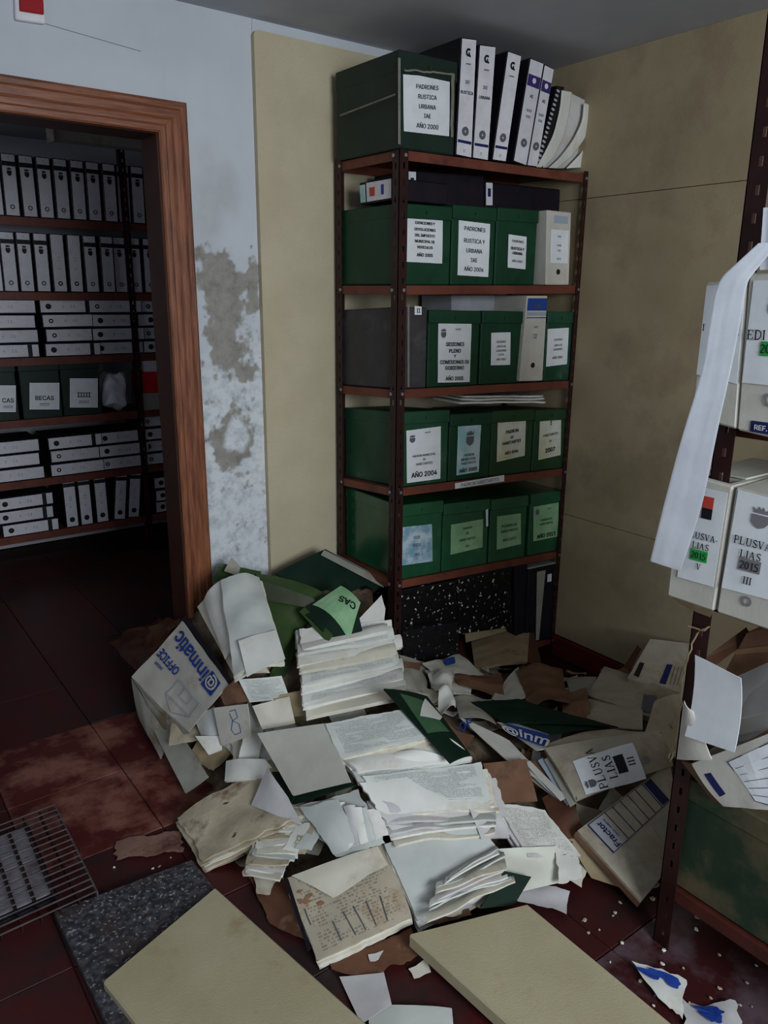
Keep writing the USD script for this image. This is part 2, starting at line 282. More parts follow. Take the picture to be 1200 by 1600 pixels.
BLACKISH = M('grey_plastic_case', (62, 60, 64), (74, 72, 76), 14, .5, .05, 120, c=(90, 88, 90), cscale=9, k=.82)
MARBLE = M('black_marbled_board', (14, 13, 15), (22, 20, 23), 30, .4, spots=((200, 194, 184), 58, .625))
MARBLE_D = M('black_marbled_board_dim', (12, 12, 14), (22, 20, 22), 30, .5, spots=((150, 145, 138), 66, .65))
WHITE = M('white_label', (226, 230, 232), (236, 239, 240), 20, .7, rnd=.04)
LABEL_W = M('white_spine_label', (212, 210, 214), (228, 226, 230), 20, .6, rnd=.07)
LABEL_B = M('bluish_damp_label', (150, 196, 196), (200, 216, 220), 14, .6, lo=.4, hi=.6)
LABEL_C = M('yellowed_label', (196, 196, 150), (222, 224, 214), 9, .6)
LABEL_G = M('green_damp_label', (128, 176, 128), (156, 196, 152), 14, .6)
LABEL_SKY = M('sky_blue_foil_label', (130, 170, 190), (196, 214, 224), 22, .35, lo=.4, hi=.6)
INK = M('black_ink', (30, 30, 34)); INK_G = M('grey_ink', (96, 98, 104)); INK_BL = M('blue_ink', (38, 70, 150)); INK_NAVY = M('navy_ink', (28, 34, 86)); INK_PUR = M('violet_ink', (58, 44, 110))
INK_RED = M('red_ink', (196, 72, 56)); INK_GR = M('green_marker', (40, 160, 70)); INK_GY = M('grey_marker', (128, 126, 128)); TEAL = M('teal_ink', (120, 156, 166)); PALE_PR = M('pale_print', (160, 172, 186))
CARTON_W = M('white_carton', (196, 192, 180), (212, 208, 196), 7, .65, .12, 130, rnd=.03, c=(176, 164, 142), cscale=5, clo=.58, chi=.76)
CARTON_G = M('soiled_grey_carton', (150, 148, 136), (170, 167, 154), 7, .7, .15, 130, rnd=.05, c=(128, 114, 92), cscale=5)
CARTON_S = M('soiled_carton', (164, 156, 138), (188, 180, 162), 6, .7, .15, 120, rnd=.04, c=(132, 114, 90), cscale=5, clo=.5, chi=.72)
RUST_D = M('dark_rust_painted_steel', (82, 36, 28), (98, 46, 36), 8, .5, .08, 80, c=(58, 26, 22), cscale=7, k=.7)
CARTON_T = M('tan_carton', (150, 132, 102), (172, 154, 122), 6, .7, .15, 130, c=(120, 100, 74), cscale=6)
KRAFT = M('brown_kraft', (112, 80, 60), (136, 100, 78), 6, .7, .2, 110, rnd=.1, c=(84, 58, 44), cscale=6)
KRAFT_D = M('dark_wet_kraft', (78, 48, 34), (100, 64, 44), 6, .6, .2, 110, rnd=.1, c=(48, 28, 22), cscale=6)
PAPER = M('white_paper', (222, 221, 211), (236, 235, 226), 8, .75, .05, 120, rnd=.06, c=(192, 178, 150), cscale=5, clo=.54, chi=.78)
PAPER_C = M('cream_paper', (212, 206, 186), (228, 222, 204), 7, .75, .06, 120, rnd=.06, c=(178, 152, 118), cscale=6, clo=.54, chi=.76)
PAPER_D = M('muddy_paper', (168, 154, 128), (196, 184, 160), 9, .8, .3, 90, rnd=.06, c=(116, 90, 62), cscale=8, spots=((92, 56, 36), 26, .7))
PAPER_P = M('damp_lilac_paper', (194, 190, 190), (214, 211, 207), 7, .7, .06, 120, rnd=.06, c=(198, 184, 178), cscale=5)
PAPER_B = M('damp_bluish_paper', (190, 194, 188), (208, 210, 202), 6, .7, .06, 120, c=(176, 192, 192), cscale=4, clo=.56, chi=.78)
GREYBD = M('grey_filler_board', (190, 188, 174), (206, 203, 190), 8, .7, .1, 130)
PALE_GREY = M('pale_grey_card', (168, 170, 176), (180, 182, 186), 12, .6)
WOOD_SHADED = M('shaded_door_lining', (62, 36, 28), (76, 46, 34), 9, .5, .05, 60)  # door wood darkened, the shade on the lining is put into its colour
PRINT = print_mat('printed_page', (228, 227, 216), (112, 114, 118), 40, 1.3)
PRINT2 = print_mat('printed_ledger', (222, 224, 216), (126, 132, 136), 52, 1.9, dens=.56)
PRINT_S = print_mat('stained_form', (214, 204, 182), (120, 104, 88), 16, table=True, stain=(150, 112, 76))
PRINT_V = print_mat('stained_printed_page', (204, 192, 168), (122, 108, 92), 26, stain=(160, 128, 92))
PLASTIC = M('white_film', (206, 210, 216), (220, 224, 230), 12, .45, .1, 40)
# ================================================================ the room
YW, XW, ZC = .405, .915, 2.39
rng = np.random.default_rng(7)
# wall with the doorway, its peeling strip, ceiling
WALL = M('white_plaster', (206, 212, 218), (222, 227, 232), 1.6, .8, .12, 25, k=.82)
DX1, DZ = -.592, 2.052
struct('wall_back', cat_(bx(-3.0, -1.52, YW, YW+.12, 0, DZ, .0002), bx(-3.0, DX1, YW, YW+.12, DZ, ZC, .0002), bx(DX1, XW+.1, YW+.012, YW+.12, 0, ZC, .0002), bx(-.289, XW+.1, YW, YW+.012, 0, ZC, .0002)), WALL)
def plaster():
    lw = lambda q: tuple(.82*x for x in lin(q))
    n = {'at': ('attribute', {'attribute': 'lost'}), 'ag': ('attribute', {'attribute': 'aged'}), 'p': ('principled_bsdf', {'roughness': .8, 'specular_ior_level': .3}), 'tc': ('texture_coordinate', {}), 'n0': ('noise_texture', {'scale': 1.6, 'detail': 4, 'roughness': .6}), 'n': ('noise_texture', {'scale': 22, 'detail': 6, 'roughness': .7}), 'nb': ('noise_texture', {'scale': 25, 'detail': 4}),
         'r0': ('rgb_ramp', {'ramp': [(.35, lw((206, 212, 218))), (.65, lw((222, 227, 232)))]}), 'rw': ('rgb_ramp', {'ramp': [(.32, lw((186, 194, 200))), (.55, lw((236, 240, 242)))]}), 'rg': ('rgb_ramp', {'ramp': [(.3, lw((134, 130, 122))), (.5, lw((164, 160, 150))), (.7, lw((180, 176, 168)))]}), 'xa': ('mix', {}), 'x': ('mix', {}), 'bp': ('bump', {'strength': .12, 'distance': .004})}
    return usdkit.material(stage, '/World/Looks/peeling_plaster', n, [('tc.object', 'n0.vector'), ('tc.object', 'n.vector'), ('tc.object', 'nb.vector'), ('n0.fac', 'r0.fac'), ('n.fac', 'rw.fac'), ('n.fac', 'rg.fac'), ('ag.fac', 'xa.fac'), ('r0.color', 'xa.color1'), ('rw.color', 'xa.color2'), ('at.fac', 'x.fac'), ('xa.color', 'x.color1'), ('rg.color', 'x.color2'), ('x.color', 'p.base_color'), ('nb.fac', 'bp.height'), ('bp.normal', 'p.normal')], surface='p.BSDF')
def peel_strip():
    x = np.linspace(DX1, -.288, 80); z = np.linspace(0, ZC, 560); X, Z = np.meshgrid(x, z); P = np.stack([X, Z, 0*X], -1).reshape(-1, 3)
    nf = lambda s, o: (lambda q: (q-q.mean())/q.std())(np.asarray(meshkit.fbm(P*s+o)).reshape(X.shape)); f1, f2, f3 = nf(7.0, 0), nf(22.0, 5), nf(60.0, 9)
    def blob(px, py, rx, rz): c = at_y(px, py, YW); return 1-np.hypot((X-c[0])/rx, (Z-c[2])/rz)
    big = np.maximum.reduce([blob(352, 490, .135, .27), blob(358, 690, .105, .12), blob(335, 450, .08, .19), blob(395, 440, .03, .14)])
    lost = np.clip((big*1.0-.14+.10*f1+.11*f2+.07*f3)*6, 0, 1)
    scrape = blob(370, 680, .05, .07); lost = lost*np.clip(1-4*np.clip(scrape+.1*f2, 0, 1), 0, 1)           # a scraped white rectangle inside the lower patch
    zone = np.clip((1.42-Z)*4, 0, 1)*np.clip((Z-.2)*5, 0, 1)
    flakes = np.clip((.8*f2+.9*f3-1.65)*1.6, 0, 1)*zone*.7; halo = .30*np.clip((np.maximum(blob(330, 330, .08, .22), blob(350, 300, .06, .12))+.15*f1)*1.5, 0, 1)
    m = np.clip(np.maximum.reduce([lost, flakes, halo]), 0, 1)
    d = .0035*np.maximum(lost, flakes)-.0012*np.clip(.5*f2+.3*f3, 0, 1.5)*zone
    V = np.stack([X, YW+d, Z], -1).reshape(-1, 3); i = np.arange(X.size).reshape(X.shape); q = np.stack([i[:-1, :-1], i[:-1, 1:], i[1:, 1:], i[1:, :-1]], -1).reshape(-1, 4)
    p = struct('peeling_plaster', (V, q), plaster(), '/World/wall_back', smooth=True)
    aged = np.clip((1.62-Z)*2.2+.2*f1, 0, 1)*np.clip(2.1-Z, 0, 1)
    UsdGeom.PrimvarsAPI(stage.GetPrimAtPath(p)).CreatePrimvar('aged', Sdf.ValueTypeNames.FloatArray, 'vertex').Set(Vt.FloatArray.FromNumpy(aged.ravel().astype(np.float32)))
    UsdGeom.PrimvarsAPI(stage.GetPrimAtPath(p)).CreatePrimvar('lost', Sdf.ValueTypeNames.FloatArray, 'vertex').Set(Vt.FloatArray.FromNumpy(m.ravel().astype(np.float32)))
peel_strip()
struct('wall_right', bx(XW+.012, XW+.12, -4.3, YW+.4, 0, ZC, .001), WALL)
for z0, z1 in ((.10, .6525), (.6545, 1.9055), (1.9075, ZC)): struct('panel', bx(XW-.012, XW+.012, -4.2, YW, z0, z1, .0010), BEIGE_SHADED, '/World/wall_right')
struct('baseboard_right', bx(XW-.024, XW+.012, -4.2, YW, 0, .095, .004), M('red_tile_skirting', (92, 30, 28), (112, 38, 34), 5, .35, .05, 40))
struct('ceiling', bx(-3.0, XW+.12, -4.3, 3.1, ZC, ZC+.1, .001), CEIL)
struct('wall_left', bx(-3.1, -3.0, -4.3, 3.1, 0, ZC, .001), WALL)
W_ = M('rear_wall_plaster', (196, 200, 204), (206, 210, 214), 2, .8)
struct('wall_front', cat_(bx(-3.0, XW+.1, -4.3, -4.2, 0, 1.3, .001), bx(-3.0, XW+.1, -4.3, -4.2, 2.34, ZC, .001), bx(-3.0, -1.77, -4.3, -4.2, 1.3, 2.34, .001), bx(-.23, XW+.1, -4.3, -4.2, 1.3, 2.34, .001)), W_)
# floor: slab under single red tiles
GROUT = M('floor_grout', (44, 22, 22), (58, 32, 30), 20, .85, .3, 120)
TILE = [M('red_floor_tile_%d' % k, a, b, 3, .45, .1, 70, c=c, cscale=cs, clo=.44, chi=.60, spec=.35, k=.8) for k, (a, b, c, cs) in enumerate((((64, 24, 24), (78, 28, 28), (52, 36, 36), 2.6), ((76, 26, 27), (92, 34, 32), (54, 38, 38), 3.0), ((84, 30, 30), (104, 42, 36), (160, 106, 90), 4.5), ((62, 25, 26), (78, 31, 32), (104, 84, 90), 5.5)))]
struct('floor', bx(-3.0, XW+.12, -4.3, 3.1, -.10, -.007, .001), GROUT)
g = np.random.default_rng(3); T = .36
for i in range(-9, 4):
    for j in range(-8, 10):
        x0, y0 = i*T+.13, j*T-.12
        if x0 < -3 or x0+T > XW+.3 or (y0 > .5 and (x0 > .0)) or y0 > 2.7: continue
        c = at_z(160, 1220, 0); dist = np.hypot(x0+T/2-c[0], y0+T/2-c[1]); k = 2 if dist < .42 else (1 if x0 < -.7 or g.random() < .15 else 0)
        dz = g.uniform(-.0018, .0012); c = at_z(1150, 1570, 0); k = 3 if np.hypot(x0+T/2-c[0], y0+T/2-c[1]) < .34 else k
        struct('tile', bx(x0+.0015, min(x0+T-.0015, XW+.1), y0+.0015, y0+T-.0015, -.012, dz, .0018), TILE[k], '/World/floor')
# door frame
d = Thing('door_1', None, None, (-1.03, YW, 0), kind='structure')
def moulding(a0, a1, axis):
    """Stepped architrave profile along the jamb or the head, mitred at the corner."""
    prof = [(0, .0), (0, .022), (.008, .028), (.020, .028), (.026, .022), (.046, .022), (.054, .016), (.068, .016), (.074, .022), (.088, .022), (.093, .017), (.093, 0)]   # from outer to inner edge, thickness
    out = []
    n = len(prof)
    for e in (0, 1):
        for w, t in prof:
            if axis == 'z': out.append((a0-w, YW-t, 0 if e == 0 else a1-w))
            else: out.append((-2.112-a0+w if e == 0 else a0-w, YW-t, a1-w))
    q = [(i, (i+1) % n, n+(i+1) % n, n+i) for i in range(n)]
    v = A(out); f = A(q)
    caps = [(0, i, i+1) for i in range(1, n-1)]+[(n, n+i+1, n+i) for i in range(1, n-1)]
    return v, np.vstack([f[:, [0, 1, 2]], f[:, [0, 2, 3]], A(caps)])
OX, OZ = -.534, 2.109
d.part('jamb', moulding(OX, OZ, 'z'), WOOD); mv, mf = moulding(OX, OZ, 'z'); d.part('jamb', (mv*A((-1, 1, 1))+A((-2.112, 0, 0)), mf[:, ::-1]), WOOD); d.part('lining', bx(-1.522, -1.484, YW-.004, YW+.13, 0, DZ, .002), WOOD_SHADED); d.part('lintel', moulding(OX, OZ, 'x'), WOOD_H)
d.part('lining', bx(-.630, DX1, YW-.004, YW+.13, 0, DZ, .002), WOOD_SHADED); d.part('lining', bx(-1.52, -.630, YW-.004, YW+.13, 2.014, DZ, .002), WOOD_SHADED)
# beige board behind the shelving, rounded at its top corner
pz = at_y(392, 48, YW)[2]; px_ = -.294
poly = sbox(px_, .03, XW-.014, pz).buffer(-.018).buffer(.018, 8); v, f = plate(poly, .022)
solo('wall_board', 'large beige board with rounded corner fixed to the white wall behind the shelving', 'board', (np.stack([v[:, 0], YW-v[:, 2], v[:, 1]], 1), f[:, ::-1]), BEIGE)
tp = [at_y(20, -22, YW), at_y(66, -14, YW), at_y(69, 40, YW), at_y(22, 33, YW)]
t = Thing('alarm_plate', 'small white wall plate with a red square above the doorway', 'alarm plate', at_y(45, 36, YW))
P_ = Patch([p-A((0, .018, 0)) for p in tp]); t.part('back_plate', hexa(P_.c, (0, .018, 0), .003), LABEL_W)
cc = [P_.pt(a, b, .0) for a, b in ((.13, .15), (.93, .15), (.93, .76), (.13, .76))]; t.part('red_lens', hexa([c-A((0, .010, 0)) for c in cc], (0, .010, 0), .002), M('red_plastic', (150, 14, 24), (160, 18, 28), 4, .35))
bp = [at_y(68, 36, YW-.003), at_y(130, 54, YW-.003), at_y(220, 80, YW-.003)]
solo('hairline_wire', 'thin grey wire running from the red plate along the wall', 'wire', tubes(bp, .0007, 4), M('pale_wire', (150, 152, 156)))
# ================================================================ the archive room beyond the doorway
struct('wall_archive_back', bx(-3.0, XW+.12, 3.0, 3.1, 0, ZC, .001), W_)
struct('wall_archive_right', bx(XW, XW+.12, YW+.4, 3.0, 0, ZC, .001), W_)
YA = 2.45
t = Thing('pipe_duct', 'pale square duct under the ceiling of the dark archive room', 'duct', at_y(160, 205, 2.0))
a, b = at_y(84, 195, 2.0), at_y(262, 222, 2.0); t.part('duct_body', bx(a[0], .8, 2.0, 2.09, a[2]-.06, a[2], .004), CARTON_G); [t.part('hanger', tubes([A((x, 2.045, a[2]-.03)), A((x, 2.045, ZC))], .004, 6), STEEL) for x in (a[0]+.1, a[0]+.7)]; t.part('end_flange', bx(a[0]-.012, a[0], 1.99, 2.10, a[2]-.07, a[2]+.01, .003), CARTON_G)
az = lambda py: at_y(100, py, YA)[2]
u = Thing('archive_shelving', 'dark brown steel shelving full of binders in the room beyond the doorway', 'shelving', (-.7, YA, 0))
BZ = [az(343), az(457), az(557), az(651), az(741)-.01, az(826)]
for z in BZ: u.part('shelf', cat_(bx(-2.3, .8, YA, YA+.34, z-.004, z, .001), bx(-2.3, .8, YA-.004, YA, z-.042, z, .001)), RUST)
def slotted(x, y, zt, w=.036, mirror=1, back=1):
    holes = [sbox(-.004, zz, .004, zz+.018) for zz in np.arange(.03, zt-.03, .05)]
    out = []
    for k in range(2):
        pl = sbox(0, 0, w, zt).difference(shapely.union_all([shapely.affinity.translate(h, w*.55, 0) for h in holes])); v, f = plate(pl, .0022)
        out.append((np.stack([x+mirror*v[:, 0], y+v[:, 2]*back, v[:, 1]], 1), f) if k == 0 else (np.stack([x+mirror*v[:, 2], y+back*v[:, 0], v[:, 1]], 1), f))
    return cat_(*out)
import shapely.affinity
xa = at_y(205, 400, YA-.008)[0]; xb = at_y(252, 500, YA-.008)[0]
for x in (xa-.03, xa-1.25, xb): u.part('post', slotted(x, YA-.008, 2.34), POST)
# lever arch binder lying in its own frame: spine faces -y, base at z = 0, x centred
def make_binder(k):
    t = Thing('lever_arch_binder', None, 'binder', (0, 0, 0)); W, H, D = .075, .30, .27
    t.part('cover', bx(-W/2, W/2, 0, D, 0, H, .003), BLACK)
    p = Patch([(-.031, -.0006, H-.004), (.031, -.0006, H-.004), (.031, -.0006, .006), (-.031, -.0006, .006)])
    l = t.part('spine_label', p.solid(.0006), LABEL_W)
    if k != 1: t.part('band', p.sub(0, .115, 1, .19), INK, l)
    if k == 0: t.part('coat_of_arms', crest(p, .5, .285, .36, .15), INK, l)
    t.part('finger_ring', disc(p, .5, .86, .012 if k < 2 else .015, .002, r_in=.006 if k < 2 else 0), INK_G if k == 0 else INK, l)
    if k == 0: t.part('small_print', lettering(p, [('II', .5, .06, .018), ('0 II', .5, .93, .014)]), INK_G, l)
    else: t.part('small_print', lettering(p, [('IIIII', .5, .40, .02), ('III I', .5, .45, .02), ('IIII', .5, .60, .02)]), INK_PUR if k == 2 else INK_G, l)
    return t
bind = [make_binder(k) for k in range(3)]; first = [True]*3
def put_binder(k, loc, label, group, rz=0., rx=0., ry=0.):
    if first[k]:
        first[k] = False; t = bind[k]; x = UsdGeom.Xformable(t.prim); x.ClearXformOpOrder()
        m = Gf.Matrix4d().SetRotate(Gf.Rotation(Gf.Vec3d(0, 1, 0), math.degrees(ry))); m.SetTranslateOnly(Gf.Vec3d(*map(float, loc)))
        x.AddTransformOp(opSuffix='placed').Set(m); tag(t.prim, label, None, group); return
    copy_of(bind[k], 'lever_arch_binder', label, loc, rz=rz, ry=ry, group=group)
PL = ['leftmost', 'second', 'third', 'fourth', 'fifth', 'sixth', 'seventh', 'eighth', 'ninth', 'tenth', 'eleventh', 'twelfth']
xs1 = [at_y(q, 335, YA)[0] for q in (-4, 21, 49, 75, 100, 125, 149, 174, 196, 217, 238, 262)]
for i, x in enumerate(xs1): put_binder(0, (x, YA+g.uniform(-.004, .012), BZ[0]), '%s black binder with white spine on the top shelf of the dark archive room' % PL[i], 'binders on the top archive shelf', ry=g.uniform(.0, .02))
xs2 = [at_y(q, 445, YA)[0] for q in (-6, 18, 43, 69, 95, 120, 145, 170, 191, 213, 236, 255)]
for i, x in enumerate(xs2): put_binder(1 if i in (4, 5) else 0, (x, YA+g.uniform(-.004, .012), BZ[1]), '%s black binder with white spine on the second shelf of the dark archive room' % PL[i], 'binders on the second archive shelf', ry=g.uniform(.0, .02))
def lying(k, xc, z, label, group, flip=0):                       # spine still faces out, height runs along x
    put_binder(k, (xc-.15, YA+g.uniform(-.006, .014), z+.0375), label, group, ry=math.pi/2+g.uniform(-.006, .006))
for name, zb, cols, n, row in (('third', BZ[2], (10, 113, 185, 262), 4, 'third'), ('fifth', BZ[4], (18, 120, 196, 262), 4, 'fifth')):
    for ci, q in enumerate(cols):
        for j in range(n if row == 'third' else (3 if ci < 3 else 4)):
            xc = at_y(q, 520 if row == 'third' else 700, YA)[0]+g.uniform(-.01, .01)
            lying(int(g.integers(1, 3)), xc, zb+.0765*j, '%s binder lying flat in the %s stack on the %s archive shelf' % (('bottom', 'second lowest', 'third lowest', 'topmost')[j], ('leftmost', 'second', 'third', 'rightmost')[ci], row), 'binders lying flat on the %s archive shelf' % row)
for ci, q in enumerate((40, 268)):
    for j in range(3):
        lying(2, at_y(q, 790, YA)[0]+(.05 if ci else g.uniform(-.01, .02)), BZ[5]+.0765*j, '%s binder lying flat in the %s stack on the lowest archive shelf' % (('bottom', 'middle', 'topmost')[j], ('left', 'right')[ci]), 'binders lying flat on the lowest archive shelf')
for i, q in enumerate((113, 136, 161, 187, 209)):
    put_binder(2, (at_y(q, 812, YA)[0], YA, BZ[5]), '%s of five upright binders on the lowest archive shelf' % PL[i].replace('leftmost', 'first'), 'upright binders on the lowest archive shelf', ry=(0, 0, 0, .12, .12)[i])
# fourth archive shelf: transfer boxes, a wrapped bundle, a red-banded bag
for i, (x0, x1, lab, txt) in enumerate(((-40, 30, (0, 602, 25, 644), 'CAS'), (36, 98, (46, 598, 93, 640), 'BECAS'), (100, 160, (109, 591, 153, 637), 'IIIII'))):
    a, b = at_y(x0, 640, YA), at_y(x1, 640, YA); zt = at_y(60, 571, YA)[2]
    t = Thing('archive_box', 'dark green transfer box with a white card, %s of three on the fourth archive shelf' % ('left', 'middle', 'right')[i], 'box', ((a[0]+b[0])/2, YA, BZ[3]), 'transfer boxes on the fourth archive shelf')
    t.part('body', bx(a[0], b[0], YA+.005, YA+.32, BZ[3], zt, .004), GREEN[3]); t.part('lid', bx(a[0]-.003, b[0]+.003, YA, YA+.325, zt-.03, zt+.004, .003), GREEN[3])
    p = Patch([at_y(lab[k], lab[l], YA+.003) for k, l in ((0, 1), (2, 1), (2, 3), (0, 3))]); l = t.part('label_card', p.solid(), WHITE)
    t.part('lettering', lettering(p, [(txt, .5, .56, .15, True), ('IIIIIII', .5, .80, .08)]), INK, l)
a = [at_y(*q, YA) for q in ((165, 590), (203, 577), (206, 640), (166, 642))]
solo('wrapped_bundle', 'crumpled pale plastic bundle beside the post on the fourth archive shelf', 'bundle', (lambda v, f, _: (v+.012*np.sin(v[:, [1, 2, 0]]*60), f))(*meshkit.arrays(trimesh.Trimesh(*hexa(a, (0, .2, 0), .04)).subdivide().subdivide())), PLASTIC, smooth=True)
t = Thing('carrier_bag', 'white carrier bag with a bright red band on the fourth archive shelf', 'bag', at_y(242, 645, YA))
for nm, y0, y1, mt in (('bag_top', 562, 582, LABEL_W), ('red_band', 581, 615, M('bright_red_print', (206, 20, 36), (220, 26, 44), 9, .5)), ('bag_base', 614, 646, CARTON_G)):
    t.part(nm, hexa([at_y(222, y0, YA), at_y(258, y0-2, YA), at_y(260, y1, YA), at_y(224, y1, YA)], (0, .2, 0), .006), mt)
solo('flat_board', 'pale flat board lying on top of the boxes of the fourth archive shelf', 'board', bx(-2.0, at_y(172, 566, YA)[0], YA+.03, YA+.3, at_y(60, 571, YA)[2]+.005, at_y(60, 571, YA)[2]+.04, .003), CARTON_G)

# ================================================================ the brown shelving in front of the beige board
SX, SD = .9, .36
LV = [(233, 270, 254), (446, 446, 446), (609, 594, 602), (763, 728.6, 746), (908, 854, 884), (1040, 985, 1010)]
BX0, BX1 = .002, SX+.012
u = Thing('steel_shelving', 'brown slotted steel shelving unit with six shelves against the beige board', 'shelving', (SX/2, SD/2, 0))
SH = []
for zl, zr, zb in LV:
    a, b, c = at_y(622, zl, 0)[2], at_y(900, zr, 0)[2], at_y(527, zb, SD)[2]
    if zl == 1040: a = b = c = .085
    if zl == 908: c = a
    SH.append((a, b, c))
def shelf_z(k, x, y=0.0): a, b, c = SH[k]; return a+(b-a)*(x/SX)+(c-a)*(y/SD)
PX, PY = .904, 0.0
for k in range(6):
    z = lambda x, y: shelf_z(k, x, y)
    def slab(x0, x1, y0, y1, t0, t1): return hexa([(x0, y0, z(x0, y0)-t0), (x1, y0, z(x1, y0)-t0), (x1, y0, z(x1, y0)-t1), (x0, y0, z(x0, y0)-t1)], [(0, y1-y0, z(q, y1)-z(q, y0)) for q in (x0, x1, x1, x0)], .0008)
    b = u.part('shelf', cat_(slab(BX0, BX1, .003, SD, 0, .002), slab(BX0, BX1, .0, .003, 0, .030), slab(BX0, BX1, SD-.003, SD, 0, .030), slab(BX0, BX0+.003, .0, SD, 0, .030), slab(BX1-.003, BX1, 0, SD, 0, .030)), RUST)
    for bxp, byp, nx in ((.022, -.004, 0), (BX1-.02, -.004, 0), (BX0-.004, .025, 1), (BX0-.004, SD-.025, 1)):
        zz = z(bxp, byp)-.015; c = trimesh.creation.cylinder(.006, .006, sections=10)
        R_ = trimesh.transformations.rotation_matrix(np.pi/2, [1, 0, 0] if not nx else [0, 1, 0]); c.apply_transform(R_); c.apply_translation([bxp, byp-.001 if not nx else byp, zz]); u.part('bolt', c, STEEL, b)
ZT = SH[0][0]+.012
u.part('post', slotted(BX0-.004, -.0045, ZT), POST); u.part('post', slotted(BX1+.004, -.0045, SH[0][1]+.01, mirror=-1), POST)
u.part('post', slotted(BX0-.004, SD+.0045, SH[0][2]+.01, back=-1), POST); u.part('post', slotted(BX1+.004, SD+.0045, SH[0][1]+.01, mirror=-1, back=-1), POST)

def fbox(k, x0, x1, yt, name, label, mat, yf=.006, depth=.345, lid=.045, lidmat=None, card=None, cardmat=None, rows=(), arms=None, group='green transfer boxes on the brown shelving', open_lid=False, cardh=.002):
    """A transfer box standing on shelf k: front from pixel column x0 to x1, top at row yt."""
    pm = (yt+LV[k][0])/2; a, b = at_y(x0, pm, yf), at_y(x1, pm, yf); zt = at_y((x0+x1)/2, yt, yf)[2]
    X0, X1 = a[0], b[0]; zb0, zb1 = shelf_z(k, X0)+.001, shelf_z(k, X1)+.001; tl = (zb1-zb0)/2
    t = Thing(name, label, 'box', ((X0+X1)/2, yf+depth/2, (zb0+zb1)/2), group)
    cz = SH[k][2]-SH[k][0]; bk = lambda d: [(0, d, cz*d/SD)]*4
    t.part('body', hexa([(X0, yf, zt-tl-.012), (X1, yf, zt+tl-.012), (X1, yf, zb1), (X0, yf, zb0)], bk(depth), .004), mat)
    lm = lidmat or mat; ov = .004
    if lid: t.part('lid', hexa([(X0-.001, yf-ov, zt-tl), (X1+.001, yf-ov, zt+tl), (X1+.001, yf-ov-.002, zt+tl-lid), (X0-.001, yf-ov-.002, zt-tl-lid)], [(0, depth+.008, cz)]*2+[(0, depth+.01, cz)]*2, .003), lm)
    cl = trimesh.creation.cylinder(.005, .004, sections=12); cl.apply_transform(trimesh.transformations.rotation_matrix(np.pi/2, [1, 0, 0])); cl.apply_translation(((X0+X1)/2, yf-ov-.003, zt-lid*.55))
    if lid: t.part('clasp', cl, lm)
    if card is not None:
        yc = yf-.0015 if lid == 0 or card[0][1] > yt+14 else yf-ov-.004
        p = Patch([at_y(q[0], q[1], yc) for q in card], crm=.0006, seed=int(x0)); l = t.part('label_card', p.solid(.0006, 8, 8), cardmat or WHITE)
        if rows: t.part('lettering', lettering(p, [tuple(r[:4])+tuple(r[4:]) for r in rows], h=.0026), INK if (cardmat or WHITE) is not LABEL_SKY else INK_G, l)
        if arms: t.part('coat_of_arms', sweep_shift(crest(p, *arms), (0, -.0012, 0)), INK_G, l)
    return t
# top shelf
fbox(0, 622, 712, 87, 'transfer_box', 'dark green transfer box with a large white card, at the left of the top shelf', GREEN[3], yf=-.012, lid=.06, card=((630, 116), (703, 122), (702, 213), (631, 205)), rows=(('PADRONES', .5, .19, .075), ('RUSTICA', .5, .36, .075), ('URBANA', .5, .53, .075), ('IAE', .5, .69, .075), ('AÑO 2000', .5, .87, .08)))
tt = stage.GetPrimAtPath('/World/transfer_box'); T0 = Thing.__new__(Thing); T0.path = '/World/transfer_box'; T0.o = A(UsdGeom.Xformable(tt).GetOrderedXformOps()[0].Get()); EDGE = M('worn_grey_edge', (112, 110, 98), (134, 130, 116), 30, .7)
c_ = [at_y(*q, -.0205) for q in ((622, 90), (626, 91), (626, 226), (622, 225))]; T0.part('edge_tape', Patch(c_).solid(.001), EDGE, None, 'worn pale edge tape')
c_ = [at_y(*q, -.0205) for q in ((632, 108), (706, 114), (706, 117), (632, 111))]; T0.part('edge_tape', Patch(c_, rag=.003, crm=.0004).solid(.001), EDGE, None, 'worn pale edge tape')
c_ = [at_y(*q, -.0205) for q in ((706, 114), (711, 115), (708, 214), (704, 214))]; T0.part('edge_tape', Patch(c_, rag=.003, crm=.0004).solid(.001), EDGE, None, 'worn pale edge tape')
c_ = [at_x(*q, T0.o[0]-.138) for q in ((531, 179), (617, 146), (617, 149), (531, 182))]; T0.part('edge_tape', Patch(c_).solid(.001), EDGE, None, 'worn pale edge tape')
def binder(name, label, q, mat, depth, yf, dec, group='binders standing on the top shelf'):
    p0 = [at_y(x, y, yf) for x, y in q]; t = Thing(name, label, 'binder', (p0[2]+p0[3])/2+A((0, depth/2, 0)), group)
    P0 = Patch(p0); c = [P0.pt(a, b) for a, b in ((-.05, -.012), (1.05, -.012), (1.05, 1.008), (-.05, 1.008))]
    t.part('cover', hexa(c, (0, depth, 0), .003), mat); p = Patch([q_-A((0, .0008, 0)) for q_ in p0]); l = t.part('spine_label', p.solid(), LABEL_W); dec(t, p, l); return t
def dec_ehu(txt):
    def f(t, p, l):
        t.part('emblem', hook(p, .48, .11, .009), INK, l)
        t.part('lettering', lettering(p, [('ondoko', .5, .205, .014), (txt[0], .5, .36, .028), (txt[1], .5, .45, .026, True)]), INK, l)
        t.part('finger_ring', disc(p, .5, .785, .014, .003, r_in=.004), INK_G, l); t.part('band', p.sub(.04, .865, .96, .89), INK_NAVY, l); t.part('year', lettering(p, [('II', .5, .955, .022)]), TEAL, l)
    return f
